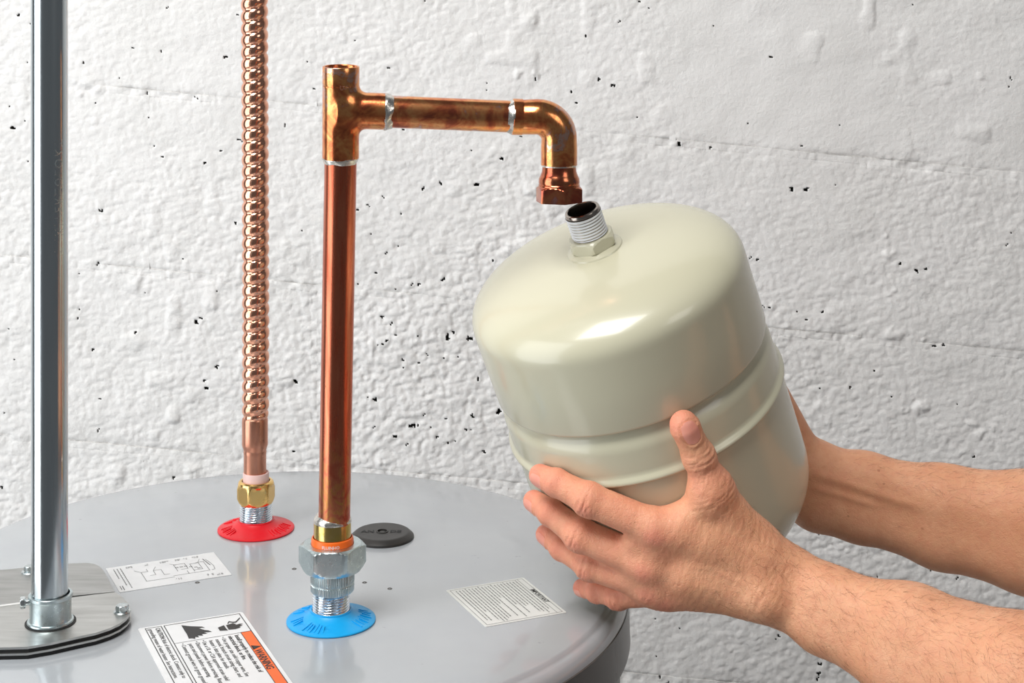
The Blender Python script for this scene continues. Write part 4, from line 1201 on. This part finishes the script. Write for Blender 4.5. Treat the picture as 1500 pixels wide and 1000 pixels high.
fdir = nrm(fa3 - wr)
def sel1(V, nV):
    t = (V - wr) @ fdir
    w = np.clip((t + .045) / .06, 0, 1) * (t < .22) * (.35 + np.clip(-nV[:, 1], 0, 1) * .5 + np.clip(nV[:, 2], 0, 1) * .9)
    return w * (V[:, 0] < .38) + 1e-12
A1.hairs(3000, sel1, lambda p: np.array([.55, 0, -.55]) * 1.0 + fdir * .5, 3)

# ---- far hand (a right hand behind the tank)
A2 = Arm(); A1_ = A2
uu = nrm(np.cross(np.array([0, 1., 0]), TA)); vv = nrm(np.cross(TA, uu))     # uu ~ +-x, vv ~ depth
if uu[0] < 0: uu = -uu
if vv[1] < 0: vv = -vv
def cy(deg, s_, off):
    a = math.radians(deg); q = TT + TA * s_ + (uu * math.cos(a) + vv * math.sin(a)) * (TR + off)
    return q
wr2 = P(1200, 714, 1.283)
gb = {'index': (.052, [150, 138, 118, 82], [7.6, 8.8, 10.2, 11.0]), 'middle': (.074, [156, 143, 122, 83], [7.6, 8.9, 10.4, 11.2]),
      'ring': (.096, [152, 140, 119, 82], [7.2, 8.4, 9.8, 10.6]), 'little': (.115, [138, 128, 112, 80], [6.4, 7.4, 8.4, 9.6])}
for i, (nme, (s_, degs, rr)) in enumerate(gb.items()):
    P3 = [cy(d_, s_ - .004 * q + .0, r * mm + (0.001 if q < 3 else .002)) for q, (d_, r) in enumerate(zip(degs, rr))]
    dors = [tank_n(p) for p in P3]
    cb = wr2 + TA * (-.014 + .0085 * i) + (wr2 - P3[3]) * -.12
    A2.f.cone(P3[3], cb, rr[3] * mm * 1.05, .0155, .010)
    A2.finger(P3, [r * mm for r in rr], dors, kroot=.006)
    A2.nail(P3[0], P3[1], dors[0], rr[0] * mm, .0115, .0115)
t_tip = cy(62, -.022, .0105); t_ip = cy(52, .006, .0112); t_mcp = cy(44, .034, .0125); t_cmc = P(1188, 694, 1.286)
A2.f.cone(t_tip, t_ip, .0095, .0105, .004).cone(t_ip, t_mcp, .0105, .0125, .004).cone(t_mcp, t_cmc, .0125, .0170, .010)
A2.f.cone(t_mcp, cy(70, .055, .013), .010, .011, .010)
A2.nail(t_tip, t_ip, tank_n(t_tip), .0095, .0160, .0130)
g1 = P(1262, 728, 1.277); g2 = P(1380, 757, 1.258); g3 = P(1510, 780, 1.235); g4 = P(1800, 835, 1.19); g5 = P(2000, 870, 1.16)
pair(P(1178, 706, 1.298), wr2, .0190, .0205, .0130, .0120, .014)
pair(wr2, g1, .0205, .0220, .0120, .0120)
pair(g1, g2, .0215, .0258, .0120, .0125)
pair(g2, g3, .0258, .0325, .0130, .0125)
pair(g3, g4, .0325, .0450, .0125, .0120)
pair(g4, g5, .0450, .0430, .0120, .0060)
A2.f.cone(g5, g5 + np.array([.10, .02, .10]), .044, .050, .02)
# flexor tendons at the wrist
A2.ridge += [([P(1180, 690, 1.26), P(1240, 706, 1.26), P(1310, 730, 1.25), P(1400, 745, 1.25)], .0016, .0036), ([P(1185, 712, 1.26), P(1230, 724, 1.26), P(1290, 742, 1.25)], .0012, .0026)]
A2.wr.append((P(1193, 668, 1.265), nrm(np.array([.8, 0, .5])), np.array([0, -1, 0]), .006, .0005, .0030))
arm2 = A2.build('arm', .0030, 1, 'far arm reaching round behind the tank')
g_dir = nrm(g3 - wr2)
def sel2(V, nV):
    t = (V - wr2) @ g_dir
    return np.clip((t - .015) / .05, 0, 1) * (t < .24) * (.12 + np.clip(nV[:, 2], 0, 1) * 1.2) + 1e-12
A2.hairs(1300, sel2, lambda p: np.array([.6, 0, -.25]) + g_dir * .5, 5)
